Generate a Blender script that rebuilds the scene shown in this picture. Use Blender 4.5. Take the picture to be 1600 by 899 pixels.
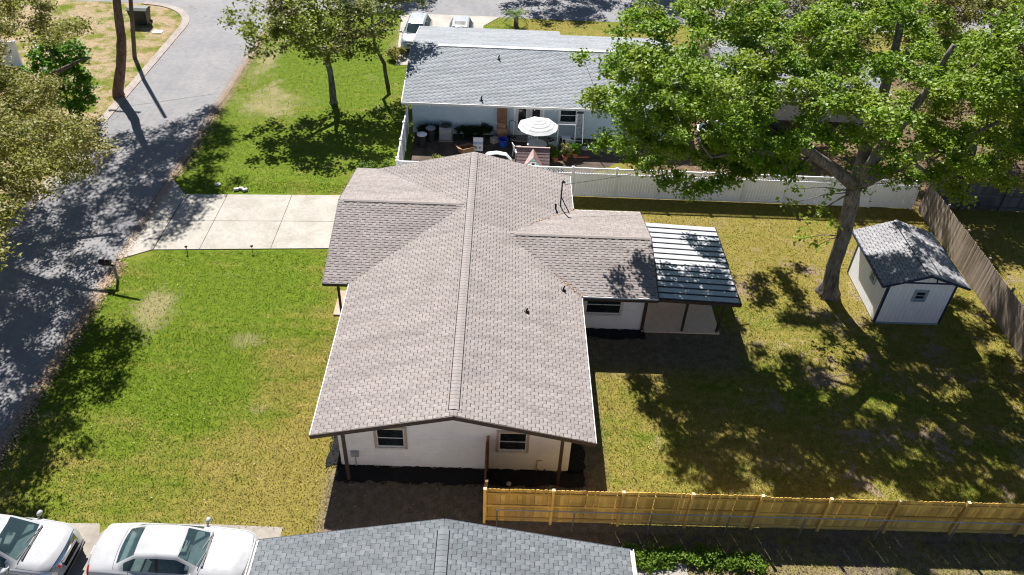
import bpy, math, random
import numpy as np
from mathutils import Vector, Matrix
random.seed(7)
rng = np.random.default_rng(11)
for o in list(bpy.data.objects):
    bpy.data.objects.remove(o)
SC = bpy.context.scene
COL = SC.collection

# ------------------------------------------------------------------ camera
FPX, PITCH, ROLL, YAW = 1244.0, math.radians(39.274), math.radians(2.862), math.radians(1.538)
CAM = np.array([1.2752, -17.9608, 23.9904])
_fw = np.array([math.sin(YAW)*math.cos(PITCH), math.cos(YAW)*math.cos(PITCH), -math.sin(PITCH)])
_rt0 = np.array([math.cos(YAW), -math.sin(YAW), 0.0])
_up0 = np.cross(_rt0, _fw)
_rt = _rt0*math.cos(ROLL) + _up0*math.sin(ROLL)
_up = -_rt0*math.sin(ROLL) + _up0*math.cos(ROLL)
cd = bpy.data.cameras.new('camera')
cam = bpy.data.objects.new('camera', cd)
COL.objects.link(cam)
cd.sensor_fit = 'HORIZONTAL'
cd.sensor_width = 36.0
cd.lens = FPX/1600*36
cd.clip_start = 0.5
cd.clip_end = 800
m = Matrix.Identity(4)
for i in range(3):
    m[i][0], m[i][1], m[i][2], m[i][3] = _rt[i], _up[i], -_fw[i], CAM[i]
cam.matrix_world = m
SC.camera = cam

# ------------------------------------------------------------------ sky, sun, exposure
SHX, SHY = 0.257, -0.829                       # shadow offset on the ground per metre of height
SUN_EL = math.atan2(1.0, math.hypot(SHX, SHY))
SUN_AZ = math.atan2(-SHX, -SHY)
w = bpy.data.worlds.new('World')
SC.world = w
w.use_nodes = True
nt = w.node_tree
nt.nodes.clear()
sky = nt.nodes.new('ShaderNodeTexSky')
sky.sky_type = 'NISHITA'
sky.sun_disc = False
sky.sun_elevation = SUN_EL
sky.sun_rotation = SUN_AZ
sky.air_density = 0.75
sky.dust_density = 0.2
bg = nt.nodes.new('ShaderNodeBackground')
bg.inputs['Strength'].default_value = 0.05
wo = nt.nodes.new('ShaderNodeOutputWorld')
nt.links.new(sky.outputs[0], bg.inputs[0])
nt.links.new(bg.outputs[0], wo.inputs[0])
sl = bpy.data.lights.new('sun', 'SUN')
sl.energy = 5.0
sl.angle = math.radians(0.53)
sl.color = (1.0, 0.965, 0.92)
sun = bpy.data.objects.new('sun', sl)
COL.objects.link(sun)
sun.location = (-20, 60, 80)
sun.rotation_euler = Vector((SHX, SHY, -1.0)).to_track_quat('-Z', 'Y').to_euler()
SC.view_settings.view_transform = 'Standard'
SC.view_settings.look = 'None'
SC.view_settings.gamma = 1.0
SC.view_settings.use_curve_mapping = False
SC.view_settings.exposure = 1.1
try:
    SC.cycles.max_bounces = 8
    SC.cycles.filter_width = 1.1
    SC.cycles.transparent_max_bounces = 8
except Exception:
    pass

# ------------------------------------------------------------------ pixel helpers (direction only; depth given by plane)
def ray(px, py):
    return _fw + _rt*(px-800)/FPX + _up*(449.5-py)/FPX
def at_z(px, py, z=0.0):
    d = ray(px, py)
    return CAM + d*(z-CAM[2])/d[2]
def at_y(px, py, Y):
    d = ray(px, py)
    return CAM + d*(Y-CAM[1])/d[1]
def project(P):
    d = np.asarray(P) - CAM
    z = d @ _fw
    return np.stack([800+FPX*(d @ _rt)/z, 449.5-FPX*(d @ _up)/z], -1)
def in_poly(pts, poly):
    x, y = pts[:, 0], pts[:, 1]
    ins = np.zeros(len(pts), bool)
    n = len(poly)
    for i in range(n):
        x0, y0 = poly[i]
        x1, y1 = poly[(i+1) % n]
        c = ((y0 > y) != (y1 > y)) & (x < (x1-x0)*(y-y0)/(y1-y0+1e-12)+x0)
        ins ^= c
    return ins

# ------------------------------------------------------------------ node DSL
class NT:
    def __init__(s, name):
        s.m = bpy.data.materials.new(name)
        s.m.use_nodes = True
        s.t = s.m.node_tree
        s.t.nodes.clear()
        s.out = s.n('ShaderNodeOutputMaterial')
    def n(s, ty, **kw):
        nd = s.t.nodes.new(ty)
        for k, v in kw.items():
            setattr(nd, k, v)
        return nd
    def put(s, sock, v):
        if v is None:
            return
        if isinstance(v, bpy.types.NodeSocket):
            s.t.links.new(v, sock)
        else:
            if isinstance(v, (tuple, list)) and sock.type == 'RGBA' and len(v) == 3:
                v = (*v, 1)
            sock.default_value = v
    def pos(s):
        return s.n('ShaderNodeNewGeometry').outputs['Position']
    def obj(s):
        return s.n('ShaderNodeTexCoord').outputs['Object']
    def map(s, vec, scale=(1, 1, 1), rot=(0, 0, 0), loc=(0, 0, 0)):
        nd = s.n('ShaderNodeMapping')
        s.put(nd.inputs['Vector'], vec)
        nd.inputs['Scale'].default_value = scale
        nd.inputs['Rotation'].default_value = rot
        nd.inputs['Location'].default_value = loc
        return nd.outputs[0]
    def noise(s, vec, scale, detail=3, rough=0.55, out=0, dist=0):
        nd = s.n('ShaderNodeTexNoise')
        s.put(nd.inputs['Vector'], vec)
        nd.inputs['Scale'].default_value = scale
        nd.inputs['Detail'].default_value = detail
        nd.inputs['Roughness'].default_value = rough
        nd.inputs['Distortion'].default_value = dist
        return nd.outputs[out]
    def voro(s, vec, scale, feature='F1', out='Distance'):
        nd = s.n('ShaderNodeTexVoronoi', feature=feature)
        s.put(nd.inputs['Vector'], vec)
        nd.inputs['Scale'].default_value = scale
        return nd.outputs[out]
    def ramp(s, f, a, b, lo=0.0, hi=1.0):
        nd = s.n('ShaderNodeMapRange')
        nd.interpolation_type = 'SMOOTHSTEP'
        s.put(nd.inputs['Value'], f)
        nd.inputs['From Min'].default_value = a
        nd.inputs['From Max'].default_value = b
        nd.inputs['To Min'].default_value = lo
        nd.inputs['To Max'].default_value = hi
        return nd.outputs[0]
    def math(s, op, a, b=None, c=None):
        nd = s.n('ShaderNodeMath', operation=op)
        s.put(nd.inputs[0], a)
        s.put(nd.inputs[1], b)
        if c is not None:
            s.put(nd.inputs[2], c)
        return nd.outputs[0]
    def mix(s, f, a, b, mode='MIX'):
        nd = s.n('ShaderNodeMix', data_type='RGBA', blend_type=mode)
        s.put(nd.inputs[0], f)
        s.put(nd.inputs[6], a)
        s.put(nd.inputs[7], b)
        return nd.outputs[2]
    def sep(s, vec):
        nd = s.n('ShaderNodeSeparateXYZ')
        s.put(nd.inputs[0], vec)
        return nd.outputs
    def attr(s, name, out='Fac'):
        nd = s.n('ShaderNodeAttribute')
        nd.attribute_name = name
        return nd.outputs[out]
    def scale_col(s, c, f):
        """colour * factor"""
        nd = s.n('ShaderNodeVectorMath', operation='SCALE')
        if isinstance(c, bpy.types.NodeSocket):
            s.t.links.new(c, nd.inputs[0])
        else:
            nd.inputs[0].default_value = c[:3]
        s.put(nd.inputs['Scale'], f)
        return nd.outputs[0]
    def bump(s, h, dist=0.02, strength=1.0):
        nd = s.n('ShaderNodeBump')
        s.put(nd.inputs['Height'], h)
        nd.inputs['Distance'].default_value = dist
        nd.inputs['Strength'].default_value = strength
        return nd.outputs[0]
    def bsdf(s, col, rough=0.8, metal=0.0, normal=None, spec=0.4, **kw):
        b = s.n('ShaderNodeBsdfPrincipled')
        s.put(b.inputs['Base Color'], col)
        s.put(b.inputs['Roughness'], rough)
        s.put(b.inputs['Metallic'], metal)
        s.put(b.inputs['Specular IOR Level'], spec)
        if normal is not None:
            s.put(b.inputs['Normal'], normal)
        for k, v in kw.items():
            s.put(b.inputs[k.replace('_', ' ')], v)
        s.t.links.new(b.outputs[0], s.out.inputs[0])
        return b

M = {}
def simple(name, col, rough=0.7, var=0.15, scale=6.0, bump=0.0, bscale=40.0, metal=0.0, spec=0.4, dirt=None, coat=0.0):
    t = NT(name)
    p = t.obj()
    n1 = t.noise(p, scale, 4)
    f = t.ramp(n1, 0.3, 0.7, 1-var, 1+var)
    c = t.scale_col(col, f)
    if dirt:
        c = t.mix(t.ramp(t.noise(p, scale*0.35, 5, 0.65), 0.5, 0.75, 0, dirt[1]), c, dirt[0])
    nm = None
    if bump:
        nm = t.bump(t.noise(p, bscale, 3), bump)
    kw = {}
    if coat:
        kw = dict(Coat_Weight=coat, Coat_Roughness=0.05)
    t.bsdf(c, rough, metal, nm, spec, **kw)
    M[name] = t.m
    return t.m

# ------------------------------------------------------------------ mesh builder
def link(o, parent=None):
    COL.objects.link(o)
    if parent is not None:
        o.parent = parent
    return o
def tag(o, label=None, cat=None, group=None, kind=None):
    if label: o['label'] = label
    if cat: o['category'] = cat
    if group: o['group'] = group
    if kind: o['kind'] = kind
    return o
def empty(name, loc=(0, 0, 0), rz=0.0, **kw):
    o = bpy.data.objects.new(name, None)
    o.empty_display_size = 0.3
    COL.objects.link(o)
    o.location = loc
    o.rotation_euler = (0, 0, rz)
    return tag(o, **kw)
class MB:
    def __init__(s):
        s.v, s.f, s.tone = [], [], []
    def add(s, vs, fs, tone=0.5):
        b = len(s.v)
        s.v.extend([tuple(map(float, v)) for v in vs])
        for f in fs:
            s.f.append(tuple(b+i for i in f))
            s.tone.append(tone)
        return s
    def box(s, lo, hi, tone=0.5, M4=None):
        x0, y0, z0 = lo
        x1, y1, z1 = hi
        vs = [(x0, y0, z0), (x1, y0, z0), (x1, y1, z0), (x0, y1, z0), (x0, y0, z1), (x1, y0, z1), (x1, y1, z1), (x0, y1, z1)]
        if M4 is not None:
            vs = [tuple(M4 @ Vector(v)) for v in vs]
        return s.add(vs, [(0, 3, 2, 1), (4, 5, 6, 7), (0, 1, 5, 4), (1, 2, 6, 5), (2, 3, 7, 6), (3, 0, 4, 7)], tone)
    def bar(s, a, b, w, h, up=(0, 0, 1), tone=0.5):
        a, b = Vector(a), Vector(b)
        d = (b-a)
        L = d.length
        d.normalize()
        r = d.cross(Vector(up))
        if r.length < 1e-4:
            r = d.cross(Vector((0, 1, 0)))
        r.normalize()
        u = r.cross(d)
        M4 = Matrix(((d.x, r.x, u.x, a.x), (d.y, r.y, u.y, a.y), (d.z, r.z, u.z, a.z), (0, 0, 0, 1)))
        return s.box((0, -w/2, -h/2), (L, w/2, h/2), tone, M4)
    def tube(s, pts, rad, n=8, cap=True, tone=0.5):
        pts = [Vector(p) for p in pts]
        if not hasattr(rad, '__len__'):
            rad = [rad]*len(pts)
        vs, fs = [], []
        ref = None
        for i, p in enumerate(pts):
            t = (pts[min(i+1, len(pts)-1)]-pts[max(i-1, 0)]).normalized()
            if ref is None:
                ref = t.orthogonal().normalized()
            ref = (ref - t*ref.dot(t))
            if ref.length < 1e-5:
                ref = t.orthogonal()
            ref.normalize()
            bn = t.cross(ref)
            for k in range(n):
                a = 2*math.pi*k/n
                vs.append(p + (ref*math.cos(a)+bn*math.sin(a))*rad[i])
        for i in range(len(pts)-1):
            for k in range(n):
                k2 = (k+1) % n
                fs.append((i*n+k, i*n+k2, (i+1)*n+k2, (i+1)*n+k))
        if cap:
            fs.append(tuple(reversed(range(n))))
            fs.append(tuple(range((len(pts)-1)*n, len(pts)*n)))
        return s.add(vs, fs, tone)
    def lathe(s, prof, c=(0, 0, 0), n=16, tone=0.5, axis='z'):
        vs, fs = [], []
        for r, z in prof:
            for k in range(n):
                a = 2*math.pi*k/n
                q = (r*math.cos(a), r*math.sin(a), z)
                if axis == 'y':
                    q = (q[0], q[2], q[1])
                if axis == 'x':
                    q = (q[2], q[0], q[1])
                vs.append((c[0]+q[0], c[1]+q[1], c[2]+q[2]))
        for i in range(len(prof)-1):
            for k in range(n):
                k2 = (k+1) % n
                fs.append((i*n+k, i*n+k2, (i+1)*n+k2, (i+1)*n+k))
        fs.append(tuple(reversed(range(n))))
        fs.append(tuple(range((len(prof)-1)*n, len(prof)*n)))
        return s.add(vs, fs, tone)
    def prism(s, poly, z0, z1, tone=0.5):
        """vertical prism over an xy polygon; z0, z1 numbers or functions of (x, y)"""
        n = len(poly)
        g0 = z0 if callable(z0) else (lambda x, y: z0)
        g1 = z1 if callable(z1) else (lambda x, y: z1)
        vs = [(x, y, g0(x, y)) for x, y in poly]+[(x, y, g1(x, y)) for x, y in poly]
        fs = [tuple(reversed(range(n))), tuple(range(n, 2*n))]
        for i in range(n):
            j = (i+1) % n
            fs.append((i, j, n+j, n+i))
        return s.add(vs, fs, tone)
    def extrude(s, prof, a0, a1, axis='y', tone=0.5):
        """profile (p,q) swept along axis from a0 to a1: axis y -> (p,.,q); axis x -> (.,p,q)"""
        n = len(prof)
        mk = (lambda p, q, a: (p, a, q)) if axis == 'y' else (lambda p, q, a: (a, p, q))
        vs = [mk(p, q, a0) for p, q in prof]+[mk(p, q, a1) for p, q in prof]
        fs = [tuple(reversed(range(n))), tuple(range(n, 2*n))]
        for i in range(n):
            j = (i+1) % n
            fs.append((i, j, n+j, n+i))
        return s.add(vs, fs, tone)
    def mesh(s, name, off=(0, 0, 0), smooth=False):
        me = bpy.data.meshes.new(name)
        v = np.array(s.v, dtype=float)-np.array(off)
        me.from_pydata(v.tolist(), [], s.f)
        at = me.attributes.new('tone', 'FLOAT', 'FACE')
        at.data.foreach_set('value', np.array(s.tone, dtype=np.float32))
        if smooth:
            me.shade_smooth()
        me.update()
        return me
    def build(s, name, mat, parent=None, world=True, smooth=False, bevel=0.0):
        off = (0, 0, 0)
        if parent is not None and world:
            p = parent
            off = Vector((0, 0, 0))
            while p is not None:
                off += p.location
                p = p.parent
        me = s.mesh(name, off, smooth)
        me.materials.append(M[mat] if isinstance(mat, str) else mat)
        o = bpy.data.objects.new(name, me)
        link(o, parent)
        if bevel:
            b = o.modifiers.new('bevel', 'BEVEL')
            b.width = bevel
            b.segments = 2
            b.limit_method = 'ANGLE'
        return o
def inst(me, name, parent, loc, rot=(0, 0, 0), scale=(1, 1, 1)):
    o = bpy.data.objects.new(name, me)
    link(o, parent)
    o.location = loc
    o.rotation_euler = rot
    o.scale = scale
    return o
def big_mesh(name, verts, faces, mat, parent=None, tone=None, smooth=False):
    """fast path: verts (N,3) array, faces (F,k) array"""
    me = bpy.data.meshes.new(name)
    verts = np.asarray(verts, np.float32)
    faces = np.asarray(faces, np.int32)
    nf, k = faces.shape
    me.vertices.add(len(verts))
    me.vertices.foreach_set('co', verts.ravel())
    me.loops.add(nf*k)
    me.loops.foreach_set('vertex_index', faces.ravel())
    me.polygons.add(nf)
    me.polygons.foreach_set('loop_start', np.arange(0, nf*k, k, dtype=np.int32))
    me.polygons.foreach_set('loop_total', np.full(nf, k, np.int32))
    if tone is not None:
        at = me.attributes.new('tone', 'FLOAT', 'FACE')
        at.data.foreach_set('value', np.asarray(tone, np.float32))
    me.update(calc_edges=True)
    me.validate()
    if smooth:
        me.shade_smooth()
    me.materials.append(M[mat] if isinstance(mat, str) else mat)
    o = bpy.data.objects.new(name, me)
    link(o, parent)
    return o

# ------------------------------------------------------------------ materials
def lawn_material(name, blade=False):
    t = NT(name)
    p = t.pos()
    x, y, z = t.sep(p)
    flat = t.map(p, (1, 1, 0))
    nb = t.noise(flat, 0.13, 3, 0.6)
    nm = t.noise(flat, 0.55, 4, 0.6)
    nf = t.noise(flat, 3.2, 4, 0.65)
    nv = t.noise(flat, 17.0, 3, 0.7)
    band = t.noise(t.map(flat, (0.12, 1.5, 1)), 1.0, 3, 0.6)
    g1 = t.math('MULTIPLY', t.ramp(x, -10.5, -4.8), 0.62)
    g2 = t.math('MULTIPLY', t.ramp(y, 4.0, -1.0), 0.56)
    front = t.math('MULTIPLY', t.math('ADD', g1, g2), t.ramp(y, 20.0, 18.0, 0.45, 1.0))
    back = t.math('ADD', 0.70, t.math('MULTIPLY', t.ramp(y, 8.0, 17.0), 0.18))
    side = t.ramp(x, -4.2, 4.2)
    far = t.ramp(y, 19.5, 22.0)
    d0 = t.math('ADD', t.math('MULTIPLY', front, t.math('SUBTRACT', 1.0, side)), t.math('MULTIPLY', back, side))
    d0 = t.math('MULTIPLY', d0, t.ramp(far, 0, 1, 1.0, 0.62))
    d0 = t.math('ADD', d0, t.math('MULTIPLY', t.ramp(x, -22.0, -24.0), 0.55))
    d = t.math('ADD', d0, t.math('MULTIPLY_ADD', nb, 1.3, -0.65))
    d = t.math('ADD', d, t.math('MULTIPLY_ADD', nm, 1.1, -0.55))
    d = t.math('ADD', d, t.math('MULTIPLY_ADD', nf, 0.7, -0.35))
    d = t.math('ADD', d, t.math('MULTIPLY_ADD', band, 1.1, -0.55))
    d = t.math('ADD', d, t.math('MULTIPLY_ADD', nv, 0.3, -0.15))
    green = t.mix(nf, (0.070, 0.125, 0.007), (0.135, 0.178, 0.015))
    dry = t.mix(nm, (0.180, 0.152, 0.024), (0.250, 0.200, 0.060))
    col = t.mix(t.ramp(d, 0.0, 0.95), green, dry)
    # bare thatch patches and soil
    pm = t.math('ADD', t.noise(t.map(flat, (1, 1, 1), loc=(3.1, 7.7, 0)), 0.33, 4, 0.65), t.math('MULTIPLY_ADD', nv, 0.3, -0.15))
    col = t.mix(t.ramp(pm, 0.62, 0.74, 0, 0.6), col, (0.34, 0.26, 0.15))
    for cx_, cy_, rx_, ry_, am in ((-14.2, 9.0, 1.1, 1.5, 0.6), (-14.0, 29.5, 2.2, 2.0, 0.65), (-9.4, 7.2, 0.8, 0.5, 0.4), (-15.5, 36.0, 0.8, 4.0, 0.6), (-6.2, 41.5, 0.9, 3.0, 0.6)):
        dx_ = t.math('MULTIPLY', t.math('SUBTRACT', x, cx_), 1/rx_)
        dy_ = t.math('MULTIPLY', t.math('SUBTRACT', y, cy_), 1/ry_)
        rr_ = t.math('ADD', t.math('SQRT', t.math('ADD', t.math('MULTIPLY', dx_, dx_), t.math('MULTIPLY', dy_, dy_))), t.math('ADD', t.math('ADD', t.math('MULTIPLY_ADD', nf, 2.6, -1.3), t.math('MULTIPLY_ADD', nm, 3.0, -1.5)), t.math('MULTIPLY_ADD', nv, 1.6, -0.8)))
        col = t.mix(t.ramp(rr_, 1.25, 0.25, 0.0, am), col, (0.34, 0.27, 0.16))
    soil = t.math('MULTIPLY', t.math('MULTIPLY', t.ramp(x, 8, 15), t.ramp(y, 20, 12)), t.ramp(t.math('ADD', nm, t.math('MULTIPLY_ADD', nf, 0.5, -0.25)), 0.56, 0.66, 0, 0.8))
    col = t.mix(soil, col, (0.235, 0.175, 0.135))
    leftbare = t.math('MULTIPLY', t.ramp(x, -22.2, -24.0), t.ramp(t.math('ADD', nm, t.math('MULTIPLY_ADD', nv, 0.4, -0.2)), 0.42, 0.56, 0, 0.85))
    col = t.mix(leftbare, col, (0.36, 0.27, 0.18))
    rightbare = t.math('MULTIPLY', t.ramp(y, 19.2, 20.0), t.math('MULTIPLY', t.ramp(x, 8.0, 11.0), t.math('MULTIPLY', t.ramp(y, 44.0, 38.0), t.ramp(nm, 0.3, 0.5, 0.3, 0.95))))
    col = t.mix(rightbare, col, t.mix(nf, (0.10, 0.068, 0.045), (0.20, 0.135, 0.09)))
    yard = t.math('MULTIPLY', t.math('MULTIPLY', t.ramp(y, 0.9, 0.1), t.math('MULTIPLY', t.ramp(x, -4.9, -4.2), t.ramp(x, 5.6, 4.9))), t.ramp(t.math('ADD', nf, t.math('MULTIPLY_ADD', nv, 0.4, -0.2)), 0.2, 0.5, 0.55, 1.0))
    strip_ = t.math('MULTIPLY', t.ramp(y, -1.5, -1.75), t.ramp(t.math('ADD', nm, t.math('MULTIPLY_ADD', nf, 0.6, -0.3)), 0.35, 0.6, 0.95, 0.3))
    strip_ = t.math('MULTIPLY', strip_, t.ramp(x, 0.5, 1.2))
    sidey = t.math('MULTIPLY', t.math('MULTIPLY', t.ramp(x, 5.9, 5.2), t.ramp(x, 4.4, 4.6)), t.math('MULTIPLY', t.ramp(y, 9, 8), 0.8))
    patio_shade = t.math('MULTIPLY', t.math('MULTIPLY', t.ramp(y, 5.4, 6.8), t.ramp(y, 9.5, 8.6)), t.math('MULTIPLY', t.math('MULTIPLY', t.ramp(x, 4.6, 5.2), t.ramp(x, 13.0, 11.4)), 0.85))  # brown soil, with the patio cover's shadow painted into its tone
    bare = t.math('MAXIMUM', t.math('MAXIMUM', yard, strip_), t.math('MAXIMUM', sidey, patio_shade))
    col = t.mix(bare, col, t.mix(nf, (0.125, 0.095, 0.068), (0.235, 0.185, 0.13)))
    v = t.math('MULTIPLY', t.ramp(nv, 0.25, 0.75, 0.80, 1.20), t.ramp(nf, 0.25, 0.75, 0.84, 1.16))
    if blade:
        v = t.math('MULTIPLY', v, t.ramp(t.attr('tone'), 0, 1, 0.82, 1.25))
    col = t.scale_col(col, v)
    if blade:
        b = t.n('ShaderNodeBsdfDiffuse')
        t.put(b.inputs[0], col)
        tr = t.n('ShaderNodeBsdfTranslucent')
        t.put(tr.inputs[0], col)
        mx = t.n('ShaderNodeMixShader')
        mx.inputs[0].default_value = 0.4
        t.t.links.new(b.outputs[0], mx.inputs[1])
        t.t.links.new(tr.outputs[0], mx.inputs[2])
        t.t.links.new(mx.outputs[0], t.out.inputs[0])
    else:
        nb2 = t.bump(t.math('ADD', nv, t.math('MULTIPLY', t.noise(flat, 45, 2), 0.6)), 0.05, 0.8)
        t.bsdf(col, 0.95, 0, nb2, 0.1)
    M[name] = t.m
lawn_material('lawn')
lawn_material('blades', True)

def asphalt():
    t = NT('asphalt')
    p = t.map(t.pos(), (1, 1, 0))
    n1 = t.noise(p, 0.35, 4, 0.6)
    n2 = t.noise(p, 3.0, 4, 0.6)
    n3 = t.noise(p, 38.0, 2, 0.7)
    streak = t.noise(t.map(p, (1.6, 0.06, 1)), 1.0, 4, 0.6)
    c = t.mix(t.ramp(n1, 0.3, 0.7), (0.185, 0.182, 0.190), (0.228, 0.222, 0.226))
    c = t.mix(t.ramp(streak, 0.45, 0.7, 0, 0.4), c, (0.25, 0.232, 0.215))
    crack = t.voro(t.map(p, (1, 1, 1)), 0.45, 'DISTANCE_TO_EDGE')
    wob = t.math('ADD', crack, t.math('MULTIPLY_ADD', n2, 0.06, -0.03))
    c = t.mix(t.ramp(wob, 0.0, 0.010, 0.22, 0), c, (0.09, 0.09, 0.095))
    c = t.scale_col(c, t.math('MULTIPLY', t.ramp(n3, 0.25, 0.75, 0.8, 1.2), t.ramp(n2, 0.3, 0.7, 0.93, 1.07)))
    t.bsdf(c, 0.92, 0, t.bump(n3, 0.008), 0.25)
    M['asphalt'] = t.m
asphalt()

def concrete(name, a, b, stain=(0.2, 0.17, 0.13), amt=0.4):
    t = NT(name)
    p = t.map(t.pos(), (1, 1, 1))
    n1 = t.noise(p, 0.7, 5, 0.65)
    n2 = t.noise(p, 6.0, 4, 0.6)
    n3 = t.noise(p, 60.0, 2)
    c = t.mix(t.ramp(n1, 0.3, 0.7), a, b)
    c = t.mix(t.ramp(t.noise(p, 0.32, 6, 0.7, dist=0.6), 0.52, 0.75, 0, amt), c, stain)
    c = t.scale_col(c, t.math('MULTIPLY', t.ramp(n2, 0.3, 0.7, 0.93, 1.07), t.ramp(n3, 0.3, 0.7, 0.92, 1.08)))
    t.bsdf(c, 0.88, 0, t.bump(n3, 0.004), 0.3)
    M[name] = t.m
concrete('drive_concrete', (0.300, 0.276, 0.238), (0.375, 0.350, 0.310), (0.215, 0.185, 0.145), 0.7)
concrete('old_concrete', (0.23, 0.205, 0.175), (0.31, 0.28, 0.24), (0.14, 0.12, 0.10), 0.6)
concrete('kerb_concrete', (0.25, 0.215, 0.19), (0.33, 0.29, 0.26), (0.24, 0.15, 0.115), 0.8)
concrete('patio_concrete', (0.76, 0.56, 0.39), (0.82, 0.63, 0.46), (0.4, 0.32, 0.24), 0.3)
concrete('porch_clay', (0.36, 0.25, 0.18), (0.44, 0.32, 0.24))
concrete('joint', (0.10, 0.09, 0.075), (0.14, 0.12, 0.10))

def shingle(name, a, b, dark=0.55, blotch=(0.2, 0.17, 0.15), bl=0.25):
    t = NT(name)
    p = t.obj()
    tn = t.attr('tone')
    c = t.mix(tn, a, b)
    n1 = t.noise(p, 0.5, 5, 0.65)
    n3 = t.noise(p, 90.0, 2, 0.7)
    n4 = t.noise(p, 5.0, 3, 0.6)
    c = t.mix(t.ramp(n1, 0.48, 0.75, 0, bl), c, blotch)
    streak = t.noise(t.map(p, (0.5, 2.4, 0.5)), 1.0, 4, 0.65)
    c = t.scale_col(c, t.ramp(streak, 0.35, 0.7, 1.06, 0.84))
    c = t.scale_col(c, t.math('MULTIPLY', t.ramp(n3, 0.2, 0.8, 0.82, 1.18), t.ramp(n4, 0.3, 0.7, 0.95, 1.05)))
    t.bsdf(c, 0.95, 0, t.bump(n3, 0.003), 0.2)
    M[name] = t.m
shingle('brown_shingle', (0.220, 0.192, 0.180), (0.285, 0.252, 0.238), blotch=(0.175, 0.140, 0.125))
shingle('grey_shingle', (0.118, 0.128, 0.136), (0.178, 0.190, 0.200), blotch=(0.10, 0.12, 0.14), bl=0.2)
shingle('pale_shingle', (0.215, 0.230, 0.245), (0.285, 0.300, 0.315), blotch=(0.24, 0.25, 0.26), bl=0.2)
shingle('shed_shingle', (0.23, 0.225, 0.235), (0.33, 0.32, 0.33), blotch=(0.14, 0.13, 0.14))
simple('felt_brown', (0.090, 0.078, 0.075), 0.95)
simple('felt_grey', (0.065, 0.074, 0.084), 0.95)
simple('ridge_shade', (0.012, 0.011, 0.012), 0.95)  # near-black, paints the shadow line along both sides of the ridge caps
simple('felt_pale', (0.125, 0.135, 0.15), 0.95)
def wall_paint(name, col, bw=0.4, bh=0.2, mort=0.008, depth=0.003, dirt=((0.4, 0.33, 0.28), 0.3)):
    t = NT(name)
    p = t.obj()
    x, y, z = t.sep(p)
    cb = t.n('ShaderNodeCombineXYZ')
    t.put(cb.inputs[0], t.math('ADD', x, y))
    t.put(cb.inputs[1], z)
    bt = t.n('ShaderNodeTexBrick')
    t.put(bt.inputs['Vector'], cb.outputs[0])
    bt.inputs['Scale'].default_value = 1.0
    bt.inputs['Brick Width'].default_value = bw
    bt.inputs['Row Height'].default_value = bh
    bt.inputs['Mortar Size'].default_value = mort
    bt.inputs['Color1'].default_value = (1, 1, 1, 1)
    bt.inputs['Color2'].default_value = (0.96, 0.96, 0.96, 1)
    bt.inputs['Mortar'].default_value = (0.95, 0.95, 0.95, 1)
    n = t.noise(p, 1.2, 5, 0.65)
    c = t.mix(1.0, col, bt.outputs['Color'], 'MULTIPLY')
    c = t.mix(t.math('MULTIPLY', t.ramp(z, 0.5, 0.0), t.ramp(n, 0.35, 0.65, 0, dirt[1])), c, dirt[0])
    c = t.scale_col(c, t.ramp(n, 0.3, 0.7, 0.95, 1.05))
    h = t.math('MULTIPLY_ADD', bt.outputs['Fac'], -1.0, t.math('MULTIPLY', t.noise(p, 30, 3), 0.35))
    t.bsdf(c, 0.75, 0, t.bump(h, depth), 0.3)
    M[name] = t.m
wall_paint('white_block', (0.81, 0.81, 0.83))
wall_paint('blue_block', (0.46, 0.58, 0.66), dirt=((0.3, 0.3, 0.3), 0.3))
wall_paint('tan_block', (0.55, 0.48, 0.40))
def t111(name, col):
    t = NT(name)
    p = t.obj()
    x, y, z = t.sep(p)
    s = t.math('FRACT', t.math('MULTIPLY', t.math('ADD', x, y), 5.0))
    g = t.ramp(s, 0.0, 0.08)
    n = t.noise(t.map(p, (8, 8, 0.7)), 3, 4, 0.6)
    c = t.scale_col(t.mix(g, tuple(k*0.6 for k in col), col), t.ramp(n, 0.3, 0.7, 0.92, 1.05))
    t.bsdf(c, 0.75, 0, t.bump(t.math('ADD', g, t.math('MULTIPLY', n, 0.2)), 0.006), 0.3)
    M[name] = t.m
t111('shed_siding', (0.82, 0.82, 0.83))
t111('play_siding', (0.30, 0.50, 0.52))
def wood(name, a, b, grain=(14, 14, 0.8), dark=None):
    t = NT(name)
    p = t.obj()
    tn = t.attr('tone')
    rnd = t.n('ShaderNodeObjectInfo').outputs['Random']
    n = t.noise(t.map(p, grain), 3.0, 5, 0.65)
    f = t.math('ADD', t.math('MULTIPLY', n, 0.7), t.math('MULTIPLY_ADD', rnd, 0.5, -0.1))
    c = t.mix(f, a, b)
    if dark:
        c = t.mix(t.ramp(t.noise(t.pos(), 0.55, 5, 0.7), 0.45, 0.7, 0, 0.8), c, dark)
    c = t.scale_col(c, t.ramp(rnd, 0, 1, 0.82, 1.15))
    t.bsdf(c, 0.8, 0, t.bump(n, 0.006), 0.25)
    M[name] = t.m
wood('new_pine', (0.60, 0.35, 0.065), (0.78, 0.52, 0.14), dark=(0.38, 0.25, 0.08))  # dark olive patches: weathering, with tree shade painted into the tone
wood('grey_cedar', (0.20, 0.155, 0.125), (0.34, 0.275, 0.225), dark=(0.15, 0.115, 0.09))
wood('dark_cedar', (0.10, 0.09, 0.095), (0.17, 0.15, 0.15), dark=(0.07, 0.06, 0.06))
simple('brown_trim', (0.045, 0.030, 0.024), 0.6, 0.2, 8)
simple('white_trim', (0.60, 0.585, 0.56), 0.5, 0.06, 5, dirt=((0.42, 0.36, 0.30), 0.5))
simple('tan_trim', (0.42, 0.34, 0.27), 0.6, 0.1)
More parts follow.
